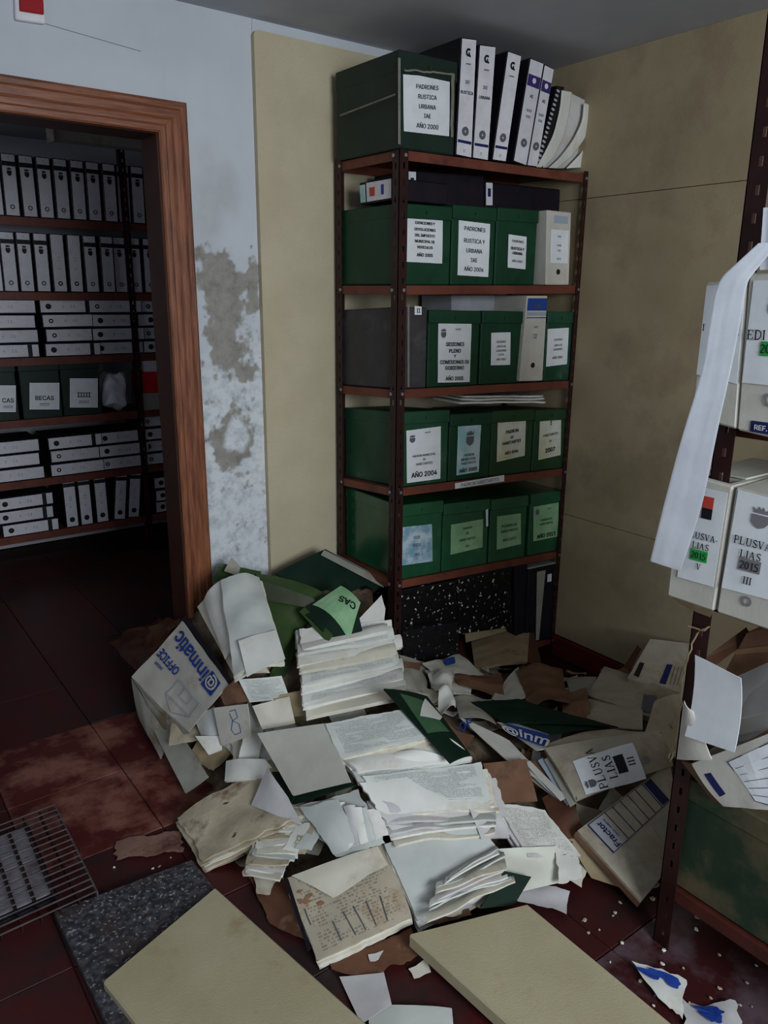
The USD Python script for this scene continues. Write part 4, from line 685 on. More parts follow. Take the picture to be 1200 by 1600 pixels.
# crushed open box file with papers, leaning carton behind it
t = Thing('crushed_box_file', 'crushed open white box file full of papers on the low right shelf', 'box file', ax(1140, 1240, .1), 'white box files')
p = Patch([ax(1080, 1194, -.035), ax(1222, 1138, -.035), ax(1222, 1268, -.015), ax(1130, 1260, -.02)], bv=.006, crm=.002, seed=8); b = t.part('front_panel', p.solid(.004), CARTON_W, smooth=True)
s_ = card(p, ((1138, 1189), (1222, 1150), (1222, 1264), (1182, 1250)), .001); fr = lambda q, w: cat_(q.sub(0, 0, 1, w), q.sub(0, 1-w, 1, 1), q.sub(0, 0, w, 1), q.sub(1-w, 0, 1, 1)); c_ = t.part('label_field', s_.solid(.0006, 6, 6), WHITE, b); t.part('label_frame', fr(s_, .012), INK_NAVY, b)
t.part('label_rules', cat_(*[s_.sub(.06, y, .94, y+.008) for y in (.2, .36, .52, .68, .84)]), INK_G, b, kind='stuff'); s_ = card(p, ((1102, 1208), (1112, 1206), (1136, 1238), (1127, 1243)), .001); t.part('blue_block', s_.solid(.0006), INK_NAVY, b)
t.part('side_panel', Patch([ax(1064, 1190, -.01), ax(1082, 1194, -.034), ax(1131, 1260, -.02), ax(1112, 1250, .0)], crm=.001).solid(.004), KRAFT)
t.part('rim', Patch([ax(1108, 1190, -.02), ax(1222, 1128, -.02), ax(1222, 1142, -.032), ax(1110, 1196, -.032)]).solid(.003), KRAFT)
t.part('skirt_panel', Patch([ax(1068, 1094, -.028), ax(1082, 1112, -.034), ax(1112, 1187, -.036), ax(1058, 1186, -.028)], bu=.006, crm=.002, seed=4).solid(.003), CARTON_W, smooth=True)
t.part('raised_flap', Patch([ax(1086, 1023, -.03), ax(1157, 1060, -.03), ax(1147, 1176, -.055), ax(1070, 1150, -.045)], bv=-.012, wav=.001).solid(.0022), WHITE, smooth=True)
t.part('bottom_panel', hexa([ax(1066, 1196, .0), ax(1225, 1140, .0), ax(1225, 1262, .02), ax(1135, 1258, .02)], (.28, 0, 0), .004), CARTON_G)
t = Thing('paper_bundle', 'bundle of loose papers inside the crushed box file on the low right shelf', 'papers', ax(1180, 1130, .1))
for k in range(7): t.part('page_bundle', Patch([ax(1130, 1096-k*5, .16), ax(1232, 1050-k*5, .16), ax(1232, 1150-k*9, .02+.012*k), ax(1140, 1172-k*9, .01+.012*k)], wav=.004, crm=.002, seed=20+k).solid(.005), (PAPER, PAPER_P)[k % 2 if k < 4 else 1], smooth=True)
q = [ax(1128, 1056, .2), ax(1166, 988, .2), ax(1260, 964, .2), ax(1260, 1062, .2)]; t = Thing('kraft_carton', 'reddish brown carton standing behind the papers on the low right shelf', 'carton', (q[2]+q[3])/2+A((.09, 0, -.02)))
KRAFT_L = M('lighter_kraft', (150, 112, 84), (166, 128, 98), 8, .7); t.part('body', hexa(q, (.17, 0, 0), .004), KRAFT); p = Patch([a-A((.001, 0, 0)) for a in q]); t.part('pale_tape', p.sub(.50, .0, .62, 1), KRAFT_L)
solo('cardboard_strip', 'dark strip of cardboard slanting behind the raised flap at the right', 'strip', Patch([ax(1098, 1030, .14), ax(1166, 980, .24), ax(1176, 996, .24), ax(1112, 1044, .14)]).solid(.004), KRAFT_D)
# green box on the lowest board
q = [ax(1074, 1222, .012), ax(1290, 1310, .012), ax(1290, 1530, .012), ax(1058, 1388, .012)]; q[3][2] = q[2][2] = zD+.002; q[2][1] = q[1][1]; q[0][2] = q[1][2] = zC-.03; q[3][1] = q[0][1]
t = Thing('mouldy_transfer_box', 'large mould stained green transfer box on the lowest board of the right shelving', 'box', (q[2]+q[3])/2+A((.19, 0, 0)))
MOULD = M('mouldy_green_card', (30, 48, 34), (52, 68, 46), 5, .6, .2, 60, c=(92, 80, 60), cscale=5, clo=.44, chi=.64)
t.part('body', hexa(q, (.38, 0, 0), .005), MOULD); t.part('lid', hexa([q[0]+A((-.004, .003, .004)), q[1]+A((-.004, -.003, .004)), q[1]+A((-.004, -.003, -.05)), q[0]+A((-.004, .003, -.05))], (.388, 0, 0), .004), MOULD)
# string round the post
sp = [(395, 195), (412, 212), (440, 214), (475, 226), (510, 238), (545, 226), (578, 206)]
sd = [(575, 205), (540, 240), (500, 236), (480, 262), (455, 310), (430, 350), (430, 395), (405, 440), (395, 490), (372, 545), (374, 595), (350, 650), (350, 720), (340, 800), (352, 850), (330, 920), (322, 1000), (312, 1080), (298, 1150), (285, 1205), (262, 1240), (240, 1290), (246, 1330), (268, 1300), (285, 1240)]
for nm, s, lb in (('string', sp, 'loop of pale string tied round the right post below the box files'), ('string', sd, 'long frayed pale string hanging down along the right post')): solo(nm, lb, 'string', tubes([ax(1000+x/5.333, 940+y/5.333, -.008-.003*(i % 2)) for i, (x, y) in enumerate(s)], .0022, 6), CARTON_T, smooth=True)
# ================================================================ the heap of papers: every corner is a pixel of the frame lifted to the heap's own height
from scipy.interpolate import RBFInterpolator, LinearNDInterpolator
HP = A([(340, 890, .60), (432, 893, .56), (508, 860, .60), (598, 908, .52), (404, 950, .50), (443, 1028, .42), (365, 1055, .38), (285, 970, .42), (357, 1068, .34), (300, 1150, .12), (208, 1058, .20), (222, 1110, .08), (325, 1215, .05), (288, 1240, .015), (540, 950, .47), (612, 972, .43), (465, 990, .43), (475, 1120, .27), (632, 1085, .29), (402, 1145, .20), (345, 1165, .10), (560, 1230, .20), (668, 1155, .25), (735, 1185, .20), (600, 1260, .15), (775, 1300, .09), (620, 1310, .10), (440, 1190, .12), (290, 1260, .03), (275, 1290, .015), (300, 1340, .015), (400, 1370, .01), (500, 1320, .06), (447, 1375, .03), (495, 1500, .01), (640, 1430, .025), (600, 1330, .07), (790, 1370, .04), (905, 1340, .02), (800, 1410, .01), (850, 1165, .20), (1030, 1145, .24), (900, 1250, .13), (900, 1300, .08), (1000, 1410, .01), (1045, 1195, .16), (1045, 1330, .03), (1016, 997, .30), (981, 1059, .22), (1064, 1081, .22), (920, 1084, .16), (942, 1040, .15), (724, 1000, .11), (822, 978, .12), (738, 1040, .09), (860, 1040, .07), (738, 1096, .16), (964, 1136, .21), (808, 1092, .18), (660, 1050, .16), (860, 1100, .15), (790, 1200, .15), (840, 1250, .10), (180, 1000, .015), (215, 1160, .005)], float)
_h = RBFInterpolator(HP[:, :2]/100, HP[:, 2], kernel='linear', smoothing=.02)
def H(px, py): return float(max(.002, _h([[px/100, py/100]])[0]))
def C4(q, off=0.02):
    """corners (px, py[, dz]) -> points on the heap, off above its core."""
    return [at_z(c[0], c[1], H(c[0], c[1])+(off[i] if np.ndim(off) else off)+(c[2] if len(c) > 2 else 0)) for i, c in enumerate(q)]
def sheet(name, label, cat, q, off, mat, th=.0009, group=None, **k):
    k.setdefault('wav', .003); k.setdefault('crm', .003); k.setdefault('seed', int(q[0][0]+q[2][1]))
    p = Patch(C4(q, off), **k); solo(name, label, cat, p.solid(th), mat, smooth=True, group=group); return p
def slab(name, label, cat, q, off, mat, th=.004, group=None, part='board', **k):
    pts = C4(q, off); t = Thing(name, label, cat, sum(pts)/4, group); p = Patch(pts, **k); b = t.part(part, p.solid(th), mat, smooth=True); return t, p, b
def stack(name, label, q, off, n, th, mats, seed=1, jit=.006, rot=.02, cat='papers', part='page_bundle', drop=None, top=None, wav=.005, crm=.003, **k):
    """A pile of page bundles, each a little askew under the one above."""
    pts = C4(q, off); t = Thing(name, label, cat, sum(pts)/4-A((0, 0, n*th))); g = np.random.default_rng(seed); p0 = None
    for i in range(n):
        a = g.normal(0, rot); d = A([g.normal(0, jit), g.normal(0, jit), -th*1.02*i]); c = sum(pts)/4; R_ = A([[np.cos(a), -np.sin(a), 0], [np.sin(a), np.cos(a), 0], [0, 0, 1]])
        if i == 0: R_ = np.eye(3); d = A([0, 0, 0.])
        pp = [c+R_@(x-c)+d+(A(drop)*i if drop is not None else 0) for x in pts]
        p = Patch(pp, wav=wav, crm=crm, seed=seed, rag=k.pop('rag', None) or .0025, **k) if i < 1 else Patch(pp, wav=wav, crm=crm, seed=seed, rag=.0035, **k); t.part(part, p.solid(th*.93), (top if i == 0 and top is not None else mats[i % len(mats)]), smooth=True)
        if i == 0: p0 = p
    return t, p0
def fan(name, label, L0, L1, n, off, mats, seed=1, depth=.4, cat='papers', th=.006, wav=.003):
    """Bundles stepping down like shingles between a top line and a bottom line of pixels."""
    g = np.random.default_rng(seed); (a0, a1), (b0, b1) = [[A(x, float) for x in l] for l in (L0, L1)]; t = None
    for i in range(n):
        u0, u1 = max(0, i/n-depth/n*1.5), (i+1)/n; e = g.normal(0, 3.0, 4)
        q = [tuple(a0+(b0-a0)*u0+(e[0], 0)), tuple(a1+(b1-a1)*u0+(e[1], 0)), tuple(a1+(b1-a1)*u1+(e[1], e[3])), tuple(a0+(b0-a0)*u1+(e[0], e[2]))]
        pts = C4(q, (off-.014, off-.014, off+.006, off+.006))
        if t is None: t = Thing(name, label, cat, sum(pts)/4)
        t.part('page_bundle', Patch(pts, wav=wav, seed=seed+i, bv=.006).solid(th), mats[i % len(mats)], smooth=True)
    return t
# --- core of the heap: the soaked mass between the things that can be told apart
gx, gy = np.meshgrid(np.arange(195, 1085, 9.0), np.arange(845, 1520, 8.0)); gz = _h(np.stack([gx.ravel(), gy.ravel()], 1)/100).reshape(gx.shape)
OUT = Polygon([(196, 1000), (280, 960), (320, 905), (360, 885), (430, 890), (500, 872), (596, 912), (606, 985), (640, 1040), (700, 1042), (790, 1036), (860, 1040), (920, 1066), (985, 1040), (1070, 1060), (1070, 1260), (1010, 1395), (905, 1375), (800, 1408), (650, 1440), (496, 1492), (440, 1390), (400, 1372), (300, 1338), (280, 1260), (325, 1218), (250, 1180), (205, 1100)])
core_w, keep = [], np.zeros(gx.shape, bool)
inside = shapely.contains_xy(OUT.buffer(-12), gx.ravel(), gy.ravel()).reshape(gx.shape)
dist = np.array([OUT.exterior.distance(shapely.Point(a, b)) for a, b in zip(gx.ravel(), gy.ravel())]).reshape(gx.shape)
zc = np.maximum(gz-.02, .0)
V = np.array([at_z(a, b, max(.004, c-.02)) for a, b, c in zip(gx.ravel(), gy.ravel(), gz.ravel())])
V[:, 2] += .010*crease(V[:, 0]*6, V[:, 1]*6, 3).ravel()+.006*ripple(V[:, 0]*7, V[:, 1]*7, 8).ravel()
V[:, 2] = np.where(inside.ravel(), np.maximum(V[:, 2], .003), -.006)
V[:, 1] = np.minimum(V[:, 1], .38)
i = np.arange(gx.size).reshape(gx.shape); q = np.stack([i[:-1, :-1], i[1:, :-1], i[1:, 1:], i[:-1, 1:]], -1).reshape(-1, 4)
q = q[(inside.ravel()[q]).sum(1) > 0]
world_h = LinearNDInterpolator(V[inside.ravel()][:, :2], np.maximum(.004, gz.ravel()[inside.ravel()]-.012))
CORE = M('soaked_paper_mass', (92, 78, 62), (134, 120, 98), 9, .8, .6, 50, c=(66, 44, 34), cscale=7, clo=.45, chi=.65)
un_, inv_ = np.unique(q, return_inverse=True); V, q = V[un_], inv_.reshape(q.shape)
solo('soaked_paper_mass', 'brown soaked mass of rotten paper and card inside the heap on the floor', 'paper', (V, q), CORE, smooth=True, kind='stuff')
# --- loose sheets and card scraps that fill the heap (each its own thing)
g = np.random.default_rng(21); n_ = 0
FM = [PAPER, PAPER_C, PAPER_D, CARTON_G, KRAFT, PAPER_P, PRINT2, CARTON_T, KRAFT_D, PRINT_V]; FN = ['white sheet', 'cream sheet', 'muddy sheet', 'grey card scrap', 'brown kraft scrap', 'damp lilac sheet', 'printed sheet', 'tan card scrap', 'dark wet kraft scrap', 'stained printed sheet']
FZ = [('between the fallen white carton and the grey cover', 300, 1100, 440, 1200, 10), ('in front of the lowest shelf', 640, 1030, 830, 1110, 16), ('right of the open green folder', 700, 1100, 860, 1250, 9), ('behind the sack like box file', 860, 1050, 1050, 1130, 9), ('along the right rim of the heap', 850, 1250, 1010, 1380, 6), ('under the central paper stacks', 420, 1120, 620, 1320, 9), ('along the front rim of the heap', 420, 1330, 880, 1420, 8)]
LC = {}
for zone, x0, y0, x1, y1, n in FZ:
    for _ in range(n):
        px, py = g.uniform(x0, x1), g.uniform(y0, y1); c = at_z(px, py, max(.01, H(px, py)-.004)); k = int(g.choice(len(FM), p=[.14, .17, .12, .14, .12, .06, .07, .10, .04, .04])); w, h_ = g.uniform(.07, .15), g.uniform(.09, .2); a = g.uniform(0, 6.28)
        lab = '%s lying loose %s' % (FN[k], zone); j = LC[lab] = LC.get(lab, -1)+1; pre, sw, sh = (('', 1, 1), ('small square ', 0, 0), ('long narrow ', .5, 1.25), ('broad ', 1.5, 1.1), ('tiny ', .45, .4))[min(j, 4)]
        w, h_ = (.075, .08) if sw == 0 else (w*sw, h_*sh); lab = pre+lab
        e1, e2 = A((np.cos(a), np.sin(a))), A((-np.sin(a), np.cos(a))); q = []
        for su, sv in ((-1, 1), (1, 1), (1, -1), (-1, -1)):
            xy = c[:2]+e1*su*w/2+e2*sv*h_/2; z = float(world_h(xy)) if np.isfinite(world_h(xy)) else max(.012, c[2]-.03); q.append(A((xy[0], xy[1], max(.012, .35*c[2]+.65*z+g.uniform(.002, .016)))))
        solo('loose_sheet', lab, 'paper', Patch(q, wav=.006, crm=.008, seed=int(g.integers(1e6)), curl=tuple(g.uniform(-.01, .03, 4)), rag=.003).solid(.0009), FM[k], smooth=True, group='%ss %s' % (FN[k], zone))
# --- top left: folders against the wall, fallen carton
BX_ = lambda n_, lb, **k: None
t, p, b = slab('box_lid', 'dark green box lid standing on edge at the top of the heap against the shelving', 'lid', ((430, 896), (508, 858), (604, 908), (540, 965)), (.0, .02, -.01, -.03), FOLDER, .006, bu=.006, part='lid_board')
t.part('lid_rim', Patch(C4(((508, 857), (604, 907), (600, 917), (502, 866)), (.02, -.01, -.012, .018))).solid(.004), CARTON_G)
t, p, b = slab('green_folder', 'olive green folder cover standing at the left top of the heap behind the white document', 'folder', ((332, 902), (346, 880), (408, 893), (400, 1000)), (.02, .03, .02, -.02), FOLDER_OL, .004, bu=-.01, part='cover')
sheet('card_corner', 'grey card corner sticking up at the left top of the heap', 'card', ((350, 892), (362, 870), (376, 886), (372, 900)), (.02, .06, .03, .02), CARTON_G, .002)
t, p, b = slab('green_box_file', 'green box file lying open right of the white document, spine up', 'box file', ((400, 896), (486, 916), (522, 940), (410, 1010)), (.02, .03, .02, -.01), FOLDER_OL, .004, bu=.012, bv=.01, part='cover')
t.part('spine_board', Patch(C4(((404, 905), (490, 935), (503, 955), (414, 938)), (.04, .045, .04, .035)), bu=.004).solid(.003), M('green_grey_spine', (66, 72, 56), (78, 84, 64), 8, .5, c=(88, 84, 78), cscale=6), None, 'greyish worn spine')
t.part('side_board', Patch(C4(((404, 938), (508, 955), (462, 990), (432, 1032)), (.03, .03, .02, .0)), bu=.006).solid(.003), FOLDER_OL); t.part('lower_board', Patch(C4(((462, 966), (480, 975), (446, 1056), (418, 1062)), (.02, .02, -.01, .0))).solid(.004), FOLDER_OL)
sheet('page_bundle', 'pale sheets fanned out left of the white document at the doorpost', 'papers', ((308, 948), (352, 912), (420, 1050), (366, 1056)), .03, PAPER_C, .012, bu=.01, wav=.005, seed=5)
sheet('page_bundle', 'cream sheet curling over the green folder beside the doorpost', 'papers', ((318, 938), (350, 905), (385, 1000), (352, 1030)), .044, PAPER, .004, bu=.012, wav=.004, seed=6)
t, p0 = stack('white_document', 'damp white document with a bluish blur lying on the green folder at the heap top', ((344, 904), (404, 900), (444, 1026), (366, 1056)), (.06, .06, .065, .06), 5, .005, [PAPER, PAPER_C], 11, .004, .012, top=PAPER_B, wav=.007, crm=.007, bu=.016)
sheet('folded_page', 'white page with a folded lower edge on the damp white document', 'paper', ((372, 1000), (432, 985), (446, 1030), (386, 1058)), .074, PAPER, .001, bu=.004, crm=.004, seed=3)
t, p, b = slab('fallen_carton', 'fallen white office paper carton with blue lettering upside down, left end of the heap', 'carton', ((292, 1146), (206, 1058), (285, 970), (357, 1070)), (.02, .01, .02, .02), CARTON_W, .004, wav=.004, crm=.003, seed=14, part='front_panel')
# printed side read with its head towards the lower left: TL of print = upper left of the print as read
pr = Patch([p.pt(*uv_at(p, *c)) for c in ((303, 1140), (214, 1062), (285, 972), (354, 1066))]); pr.n = p.n
l_ = card(p, ((292, 1146), (206, 1058), (285, 970), (357, 1070)), .003)
t.part('lettering', lettering(l_, (('inmatic', .60, .82, .19, True, 1.0), ('OFFICE', .76, .52, .115, True, .85), ('papel', .82, .38, .05))), INK_BL, b); sq = t.part('logo_block', l_.sub(.05, .70, .24, .96, .001), INK_BL, b); t.part('lettering', lettering(l_, (('@', .145, .83, .17, True),), h=.0026), CARTON_W, sq)
bl = [(( .10, .22), (.50, .22)), ((.50, .22), (.50, .52)), ((.50, .52), (.10, .52)), ((.10, .52), (.10, .22)), ((.10, .22), (.30, .05)), ((.30, .05), (.50, .22)), ((.22, .52), (.22, .34)), ((.22, .34), (.36, .34)), ((.36, .34), (.36, .52))]
t.part('house_outline', cat_(*[tubes([l_.pt(a0+(b0-a0)*s, (a1+(b1-a1)*s)*.9, .001) for s in np.linspace(0, 1, 6)], .0013, 4) for (a0, a1), (b0, b1) in bl]), PALE_PR, b, kind='stuff')
t.part('dark_edge', Patch(C4(((284, 966), (292, 962), (362, 1064), (354, 1072)), (.02, .012, .012, .02))).solid(.003), BLACK, None, 'black open edge')
t.part('lower_flap', Patch(C4(((206, 1058), (250, 1100), (296, 1146), (262, 1152)), (.012, .02, .024, .0)), crm=.003, seed=9).solid(.003), CARTON_G, None, 'soiled grey lower flap')
t.part('side_flap', Patch(C4(((204, 1060), (264, 1150), (250, 1186), (216, 1120)), (.01, .0, .0, .0)), crm=.004, seed=19).solid(.003), CARTON_G, None, 'soiled grey side flap')
sheet('grey_card', 'soiled grey card hanging down from the fallen carton to the floor', 'card', ((224, 1108), (282, 1146), (326, 1214), (290, 1240)), (.01, .012, .012, .006), CARTON_G, .003, wav=.003, crm=.003, seed=31)
sheet('kraft_wrapper', 'crumpled dark brown wrapping paper on the floor left of the fallen carton', 'paper', ((172, 1004), (250, 966), (288, 968), (216, 1052)), (.02, .03, .0, .01), KRAFT_D, .0012, crm=.016, wav=.01, seed=33, rag=.008)
t, p, b = slab('curved_green_folder', 'curved green folder with a pale green card reading CAS upside down', 'folder', ((514, 1002), (468, 956), (540, 908), (566, 985)), (.05, .05, .05, .05), FOLDER, .004, bu=.02, part='cover')
l_ = card(p, ((547, 1001), (488, 946), (532, 917), (562, 948)), .002); l = t.part('label_card', l_.solid(.0008, 8, 8), LABEL_G)
l2 = Sub(p, [uv_at(p, *c) for c in ((556, 986), (505, 957), (522, 928), (562, 950))], .004); t.part('lettering', lettering(l2, (('CAS', .45, .72, .26, True),)), INK, l)
t.part('lower_edge', Patch(C4(((468, 956), (476, 948), (520, 992), (512, 1004)), (.055, .055, .06, .055))).solid(.003), FOLDER_OL)
sheet('white_tag', 'white paper tip with rust holes beside the curved green folder', 'paper', ((556, 972), (596, 930), (602, 952), (600, 974)), .03, PAPER, .0012, crm=.003, seed=4)
t = fan('continuous_forms', 'thick white bundle of fan folded forms stepping down in front of the left post', ((464, 1000), (612, 974)), ((476, 1120), (634, 1086)), 9, .055, [PAPER, PRINT2, PAPER, PAPER_C, PRINT2], 3, th=.012)
t.part('page_bundle', Patch(C4(((462, 985), (612, 968), (614, 1004), (464, 1012)), .04), wav=.003, seed=77).solid(.014), PRINT2)
t.part('ragged_page', Patch(C4(((468, 982), (500, 978), (512, 1002), (470, 1010)), .052), crm=.004, seed=78, rag=.004).solid(.001), PAPER)
# --- between carton and stacks
t, p, b = slab('cream_card', 'square cream card with a blue pen scribble beside the fallen carton', 'card', ((334, 1106), (387, 1100), (392, 1150), (346, 1166)), .045, CARTON_W, .002, wav=.002, part='card')
sc = [(.45, .15), (.62, .12), (.66, .35), (.5, .42), (.68, .55), (.7, .8), (.5, .82), (.42, .65), (.5, .42), (.44, .2)]
t.part('pen_scribble', tubes([p.pt(a_, b_, .0012) for a_, b_ in sc], .0011, 4), INK_BL, b)
sheet('white_leaf', 'white leaf crumpled between the fallen carton and the cream card', 'paper', ((300, 1122), (336, 1104), (348, 1150), (318, 1172)), .03, PAPER_B, .001, crm=.012, seed=41)
sheet('white_leaf', 'small bright white leaf under the cream card', 'paper', ((304, 1150), (344, 1150), (346, 1172), (326, 1180)), .038, PAPER, .001, crm=.006, seed=42)
sheet('form_sheet', 'grey printed form lying above the cream card', 'paper', ((372, 1062), (440, 1056), (452, 1092), (390, 1098)), .03, PRINT2, .001, wav=.006, crm=.004, seed=43)
sheet('kraft_scrap', 'brown kraft scrap below the fallen carton lettering', 'paper', ((340, 1088), (366, 1062), (390, 1096), (352, 1104)), .03, KRAFT, .001, crm=.008, seed=44)
sheet('grey_form', 'crumpled grey form left of the fan folded bundle', 'paper', ((392, 1104), (452, 1088), (462, 1130), (410, 1140)), .034, PAPER_C, .001, crm=.008, wav=.006, seed=45)
sheet('crumpled_wrapper', 'crumpled beige wrapper left of the fan folded bundle', 'paper', ((424, 1088), (474, 1078), (480, 1118), (440, 1122)), .03, CARTON_T, .0012, crm=.012, seed=46)
# --- centre: open folder with cream inner cover and printed stack
t, p, b = slab('open_folder', 'open dark green folder showing its cream inner cover in the middle of the heap', 'folder', ((424, 1206), (450, 1192), (556, 1226), (454, 1258)), .05, FOLDER, .004, part='green_border')
p = Patch(C4(((402, 1146), (510, 1130), (548, 1222), (458, 1244)), (.07, .07, .07, .062)), bu=.004, wav=.001); t.part('inner_cover', p.solid(.003), GREYBD, None, 'cream inner cover', smooth=True)
t.part('binding_edge', Patch(C4(((424, 1206), (434, 1206), (460, 1246), (452, 1258)), (.058, .06, .064, .056))).solid(.003), FOLDER)
t, p0 = stack('printed_stack', 'printed paper stack with a ledger page on top in the middle of the heap', ((508, 1130), (628, 1108), (674, 1150), (530, 1184)), .075, 6, .006, [PAPER, PAPER_C], 5, .005, .015, top=PRINT2, wav=.003)
for k, q in enumerate((((528, 1186), (690, 1150), (738, 1184), (560, 1206)), ((540, 1200), (700, 1166), (738, 1186), (560, 1224)), ((534, 1192), (640, 1172), (700, 1186), (552, 1210)))): sheet('rolled_page', '%s folded white page under the ledger page' % ('upper', 'lower', 'middle')[k], 'papers', q, (.05, .05, .055, .055)if k else (.062,)*4, PAPER if k != 1 else PRINT2, .010, bv=.012, wav=.003, seed=51+k, group='folded pages under the ledger page')
t, p, b = slab('small_green_folder', 'small dark green folder with a lighter inside standing tilted right of the ledger page', 'folder', ((600, 1076), (668, 1088), (736, 1180), (704, 1192)), (.09, .07, .07, .08), FOLDER, .004, bu=.006, part='cover')
l_ = card(p, ((622, 1088), (660, 1096), (700, 1146), (668, 1146)), .002); b2 = t.part('inner_panel', l_.solid(.001), M('green_inner_panel', (62, 98, 68), (76, 112, 80), 12, .6)); t.part('white_scrap', card(p, ((664, 1092), (690, 1122), (686, 1128), (654, 1122)), .004).solid(.001), PAPER)
# --- centre bottom: layered stack, fan of torn pages
t, p0 = stack('ledger_stack', 'broad stack of ledgers with printed top page below the open folder', ((566, 1214), (752, 1190), (768, 1250), (600, 1262)), .06, 9, .009, [PAPER_P, PAPER, PAPER_C, PAPER_P], 8, .008, .018, top=PRINT2, drop=(.002, -.010, 0), wav=.006, crm=.002)
fan('ledger_edges', 'thick band of warped pinkish page edges below the printed ledger stack', ((574, 1250), (768, 1244)), ((616, 1316), (778, 1304)), 8, .055, [PAPER_P, PAPER, PAPER_C, PAPER_P, PAPER_B], 61, th=.006, wav=.008)
sheet('crumpled_leaf', 'crumpled lilac leaf at the right corner of the ledger stack', 'paper', ((734, 1262), (780, 1270), (800, 1302), (752, 1312)), .055, PAPER_P, .0012, crm=.012, seed=62)
sheet('bluish_page', 'bluish white page with torn binding holes spread under the open folder', 'paper', ((450, 1262), (560, 1234), (604, 1318), (526, 1338)), .05, PAPER_B, .0014, wav=.01, crm=.006, seed=63, rag=.006)
p = sheet('holed_page', 'white page with a torn dark hole fanned below the cream inner cover', 'paper', ((470, 1262), (530, 1248), (560, 1320), (520, 1336)), .062, PAPER_B, .0012, wav=.008, crm=.006, seed=64, rag=.006)
for k in range(7): sheet('torn_strip', '%s torn page strip fanned out below the bluish page' % PL[k].replace('leftmost', 'first'), 'paper', ((520+9*k, 1258+1*k), (538+9*k, 1254+2*k), (560+8*k, 1316-2*k), (540+8*k, 1330-3*k)), .056+.002*k, (PAPER, PAPER_B, PAPER_P)[k % 3], .0010, bu=.006, wav=.006, seed=70+k, rag=.004, group='torn page strips below the bluish page')
t, p0 = stack('muddy_stack', 'mud soaked paper stack with frayed left edges at the front left of the heap', ((276, 1276), (425, 1188), (486, 1268), (318, 1344)), (.03, .04, .05, .03), 7, .007, [PAPER_D, PAPER_C], 12, .006, .02, top=PAPER_D, wav=.006, crm=.006, rag=.008)
sheet('white_bundle', 'bent white page bundle on the back of the mud soaked stack', 'papers', ((352, 1188), (414, 1186), (440, 1218), (352, 1222)), .05, PAPER, .01, wav=.008, crm=.004, seed=81, bu=.01)
sheet('standing_leaf', 'white leaf standing behind the mud soaked stack, edge to the viewer', 'paper', ((418, 1198), (450, 1246), (472, 1290), (392, 1258)), (.085, .075, .06, .055), PAPER_P, .0014, bu=.006, seed=82)
t = fan('frayed_pages', 'fan of frayed page edges along the front of the mud soaked stack', ((420, 1272), (494, 1262)), ((380, 1368), (438, 1374)), 10, .045, [PAPER, PAPER_C, PAPER_B, PAPER_D], 13, th=.005, wav=.006)
for k in range(8): sheet('page_edge', '%s page edge fanned out under the bluish page' % PL[k].replace('leftmost', 'first'), 'paper', ((396+13*k, 1312-4*k), (420+13*k, 1306-4*k), (404+12*k, 1370-6*k), (378+12*k, 1368-6*k)), .044+.001*k, (PAPER_C, PAPER, PAPER_D, PAPER_B)[k % 4], .004, wav=.006, seed=90+k, rag=.005, group='page edges fanned at the front of the heap')
# --- front: open ledger with rust stains, neighbours
t, p0 = stack('stained_ledger', 'open ledger with rust stained ruled page and black binding at the front of the heap', ((447, 1374), (602, 1318), (644, 1432), (496, 1500)), (.03, .04, .035, .02), 4, .007, [PAPER_C, PAPER], 15, .004, .01, top=PRINT_V, wav=.003, crm=.001)
t.part('binding_strip', Patch(C4(((444, 1374), (450, 1372), (485, 1480), (481, 1486)), .045)).solid(.003), BLACK, None, 'black binding strip')
for k, (x, y) in enumerate(((468, 1392), (482, 1400), (474, 1408), (494, 1386), (500, 1412))):
    t.part('rust_stain', blob(p0, *uv_at(p0, x, y), .006+.003*(k % 3), 300+k, .0016, .7), M('rust_blot', (140, 98, 70), (166, 128, 98), 60, .8) if k == 0 else '/World/Looks/rust_blot')
vl = [((520, 1440), (534, 1472)), ((536, 1424), (556, 1462)), ((552, 1416), (572, 1454)), ((572, 1408), (588, 1446)), ((594, 1400), (606, 1438)), ((476, 1420), (486, 1446))]
t.part('ruled_line', cat_(*[card(p0, ((a[0]-1, a[1]), (a[0]+1, a[1]), (b_[0]+1, b_[1]), (b_[0]-1, b_[1])), .002).solid(.0005) for a, b_ in vl]), INK_G, None, kind='stuff')
sheet('creased_page', 'long creased page across the top of the rust stained ledger', 'paper', ((455, 1366), (590, 1322), (606, 1352), (520, 1400)), .048, PAPER_C, .0012, wav=.006, crm=.004, seed=101)
t, p0 = stack('bluish_stack', 'thick white stack with bluish damp stain beside the rust stained ledger', ((600, 1318), (752, 1290), (800, 1372), (652, 1436)), (.05, .05, .035, .03), 6, .007, [PAPER, PAPER_P], 16, .005, .014, top=PAPER_B, wav=.006, crm=.003, bu=.01)
fan('curled_pages', 'warped lilac pages sweeping down the right side of the bluish stack', ((700, 1366), (780, 1322)), ((664, 1434), (800, 1378)), 8, .062, [PAPER_P, PAPER, PAPER_B, PAPER_C], 103, th=.004, wav=.007)
t, p0 = stack('lined_stack', 'grey lined paper stack at the right front of the heap', ((776, 1254), (852, 1264), (908, 1338), (826, 1340)), (.05, .05, .04, .05), 5, .007, [PAPER_C, PAPER_P], 17, .005, .014, top=PRINT, wav=.004, crm=.003)
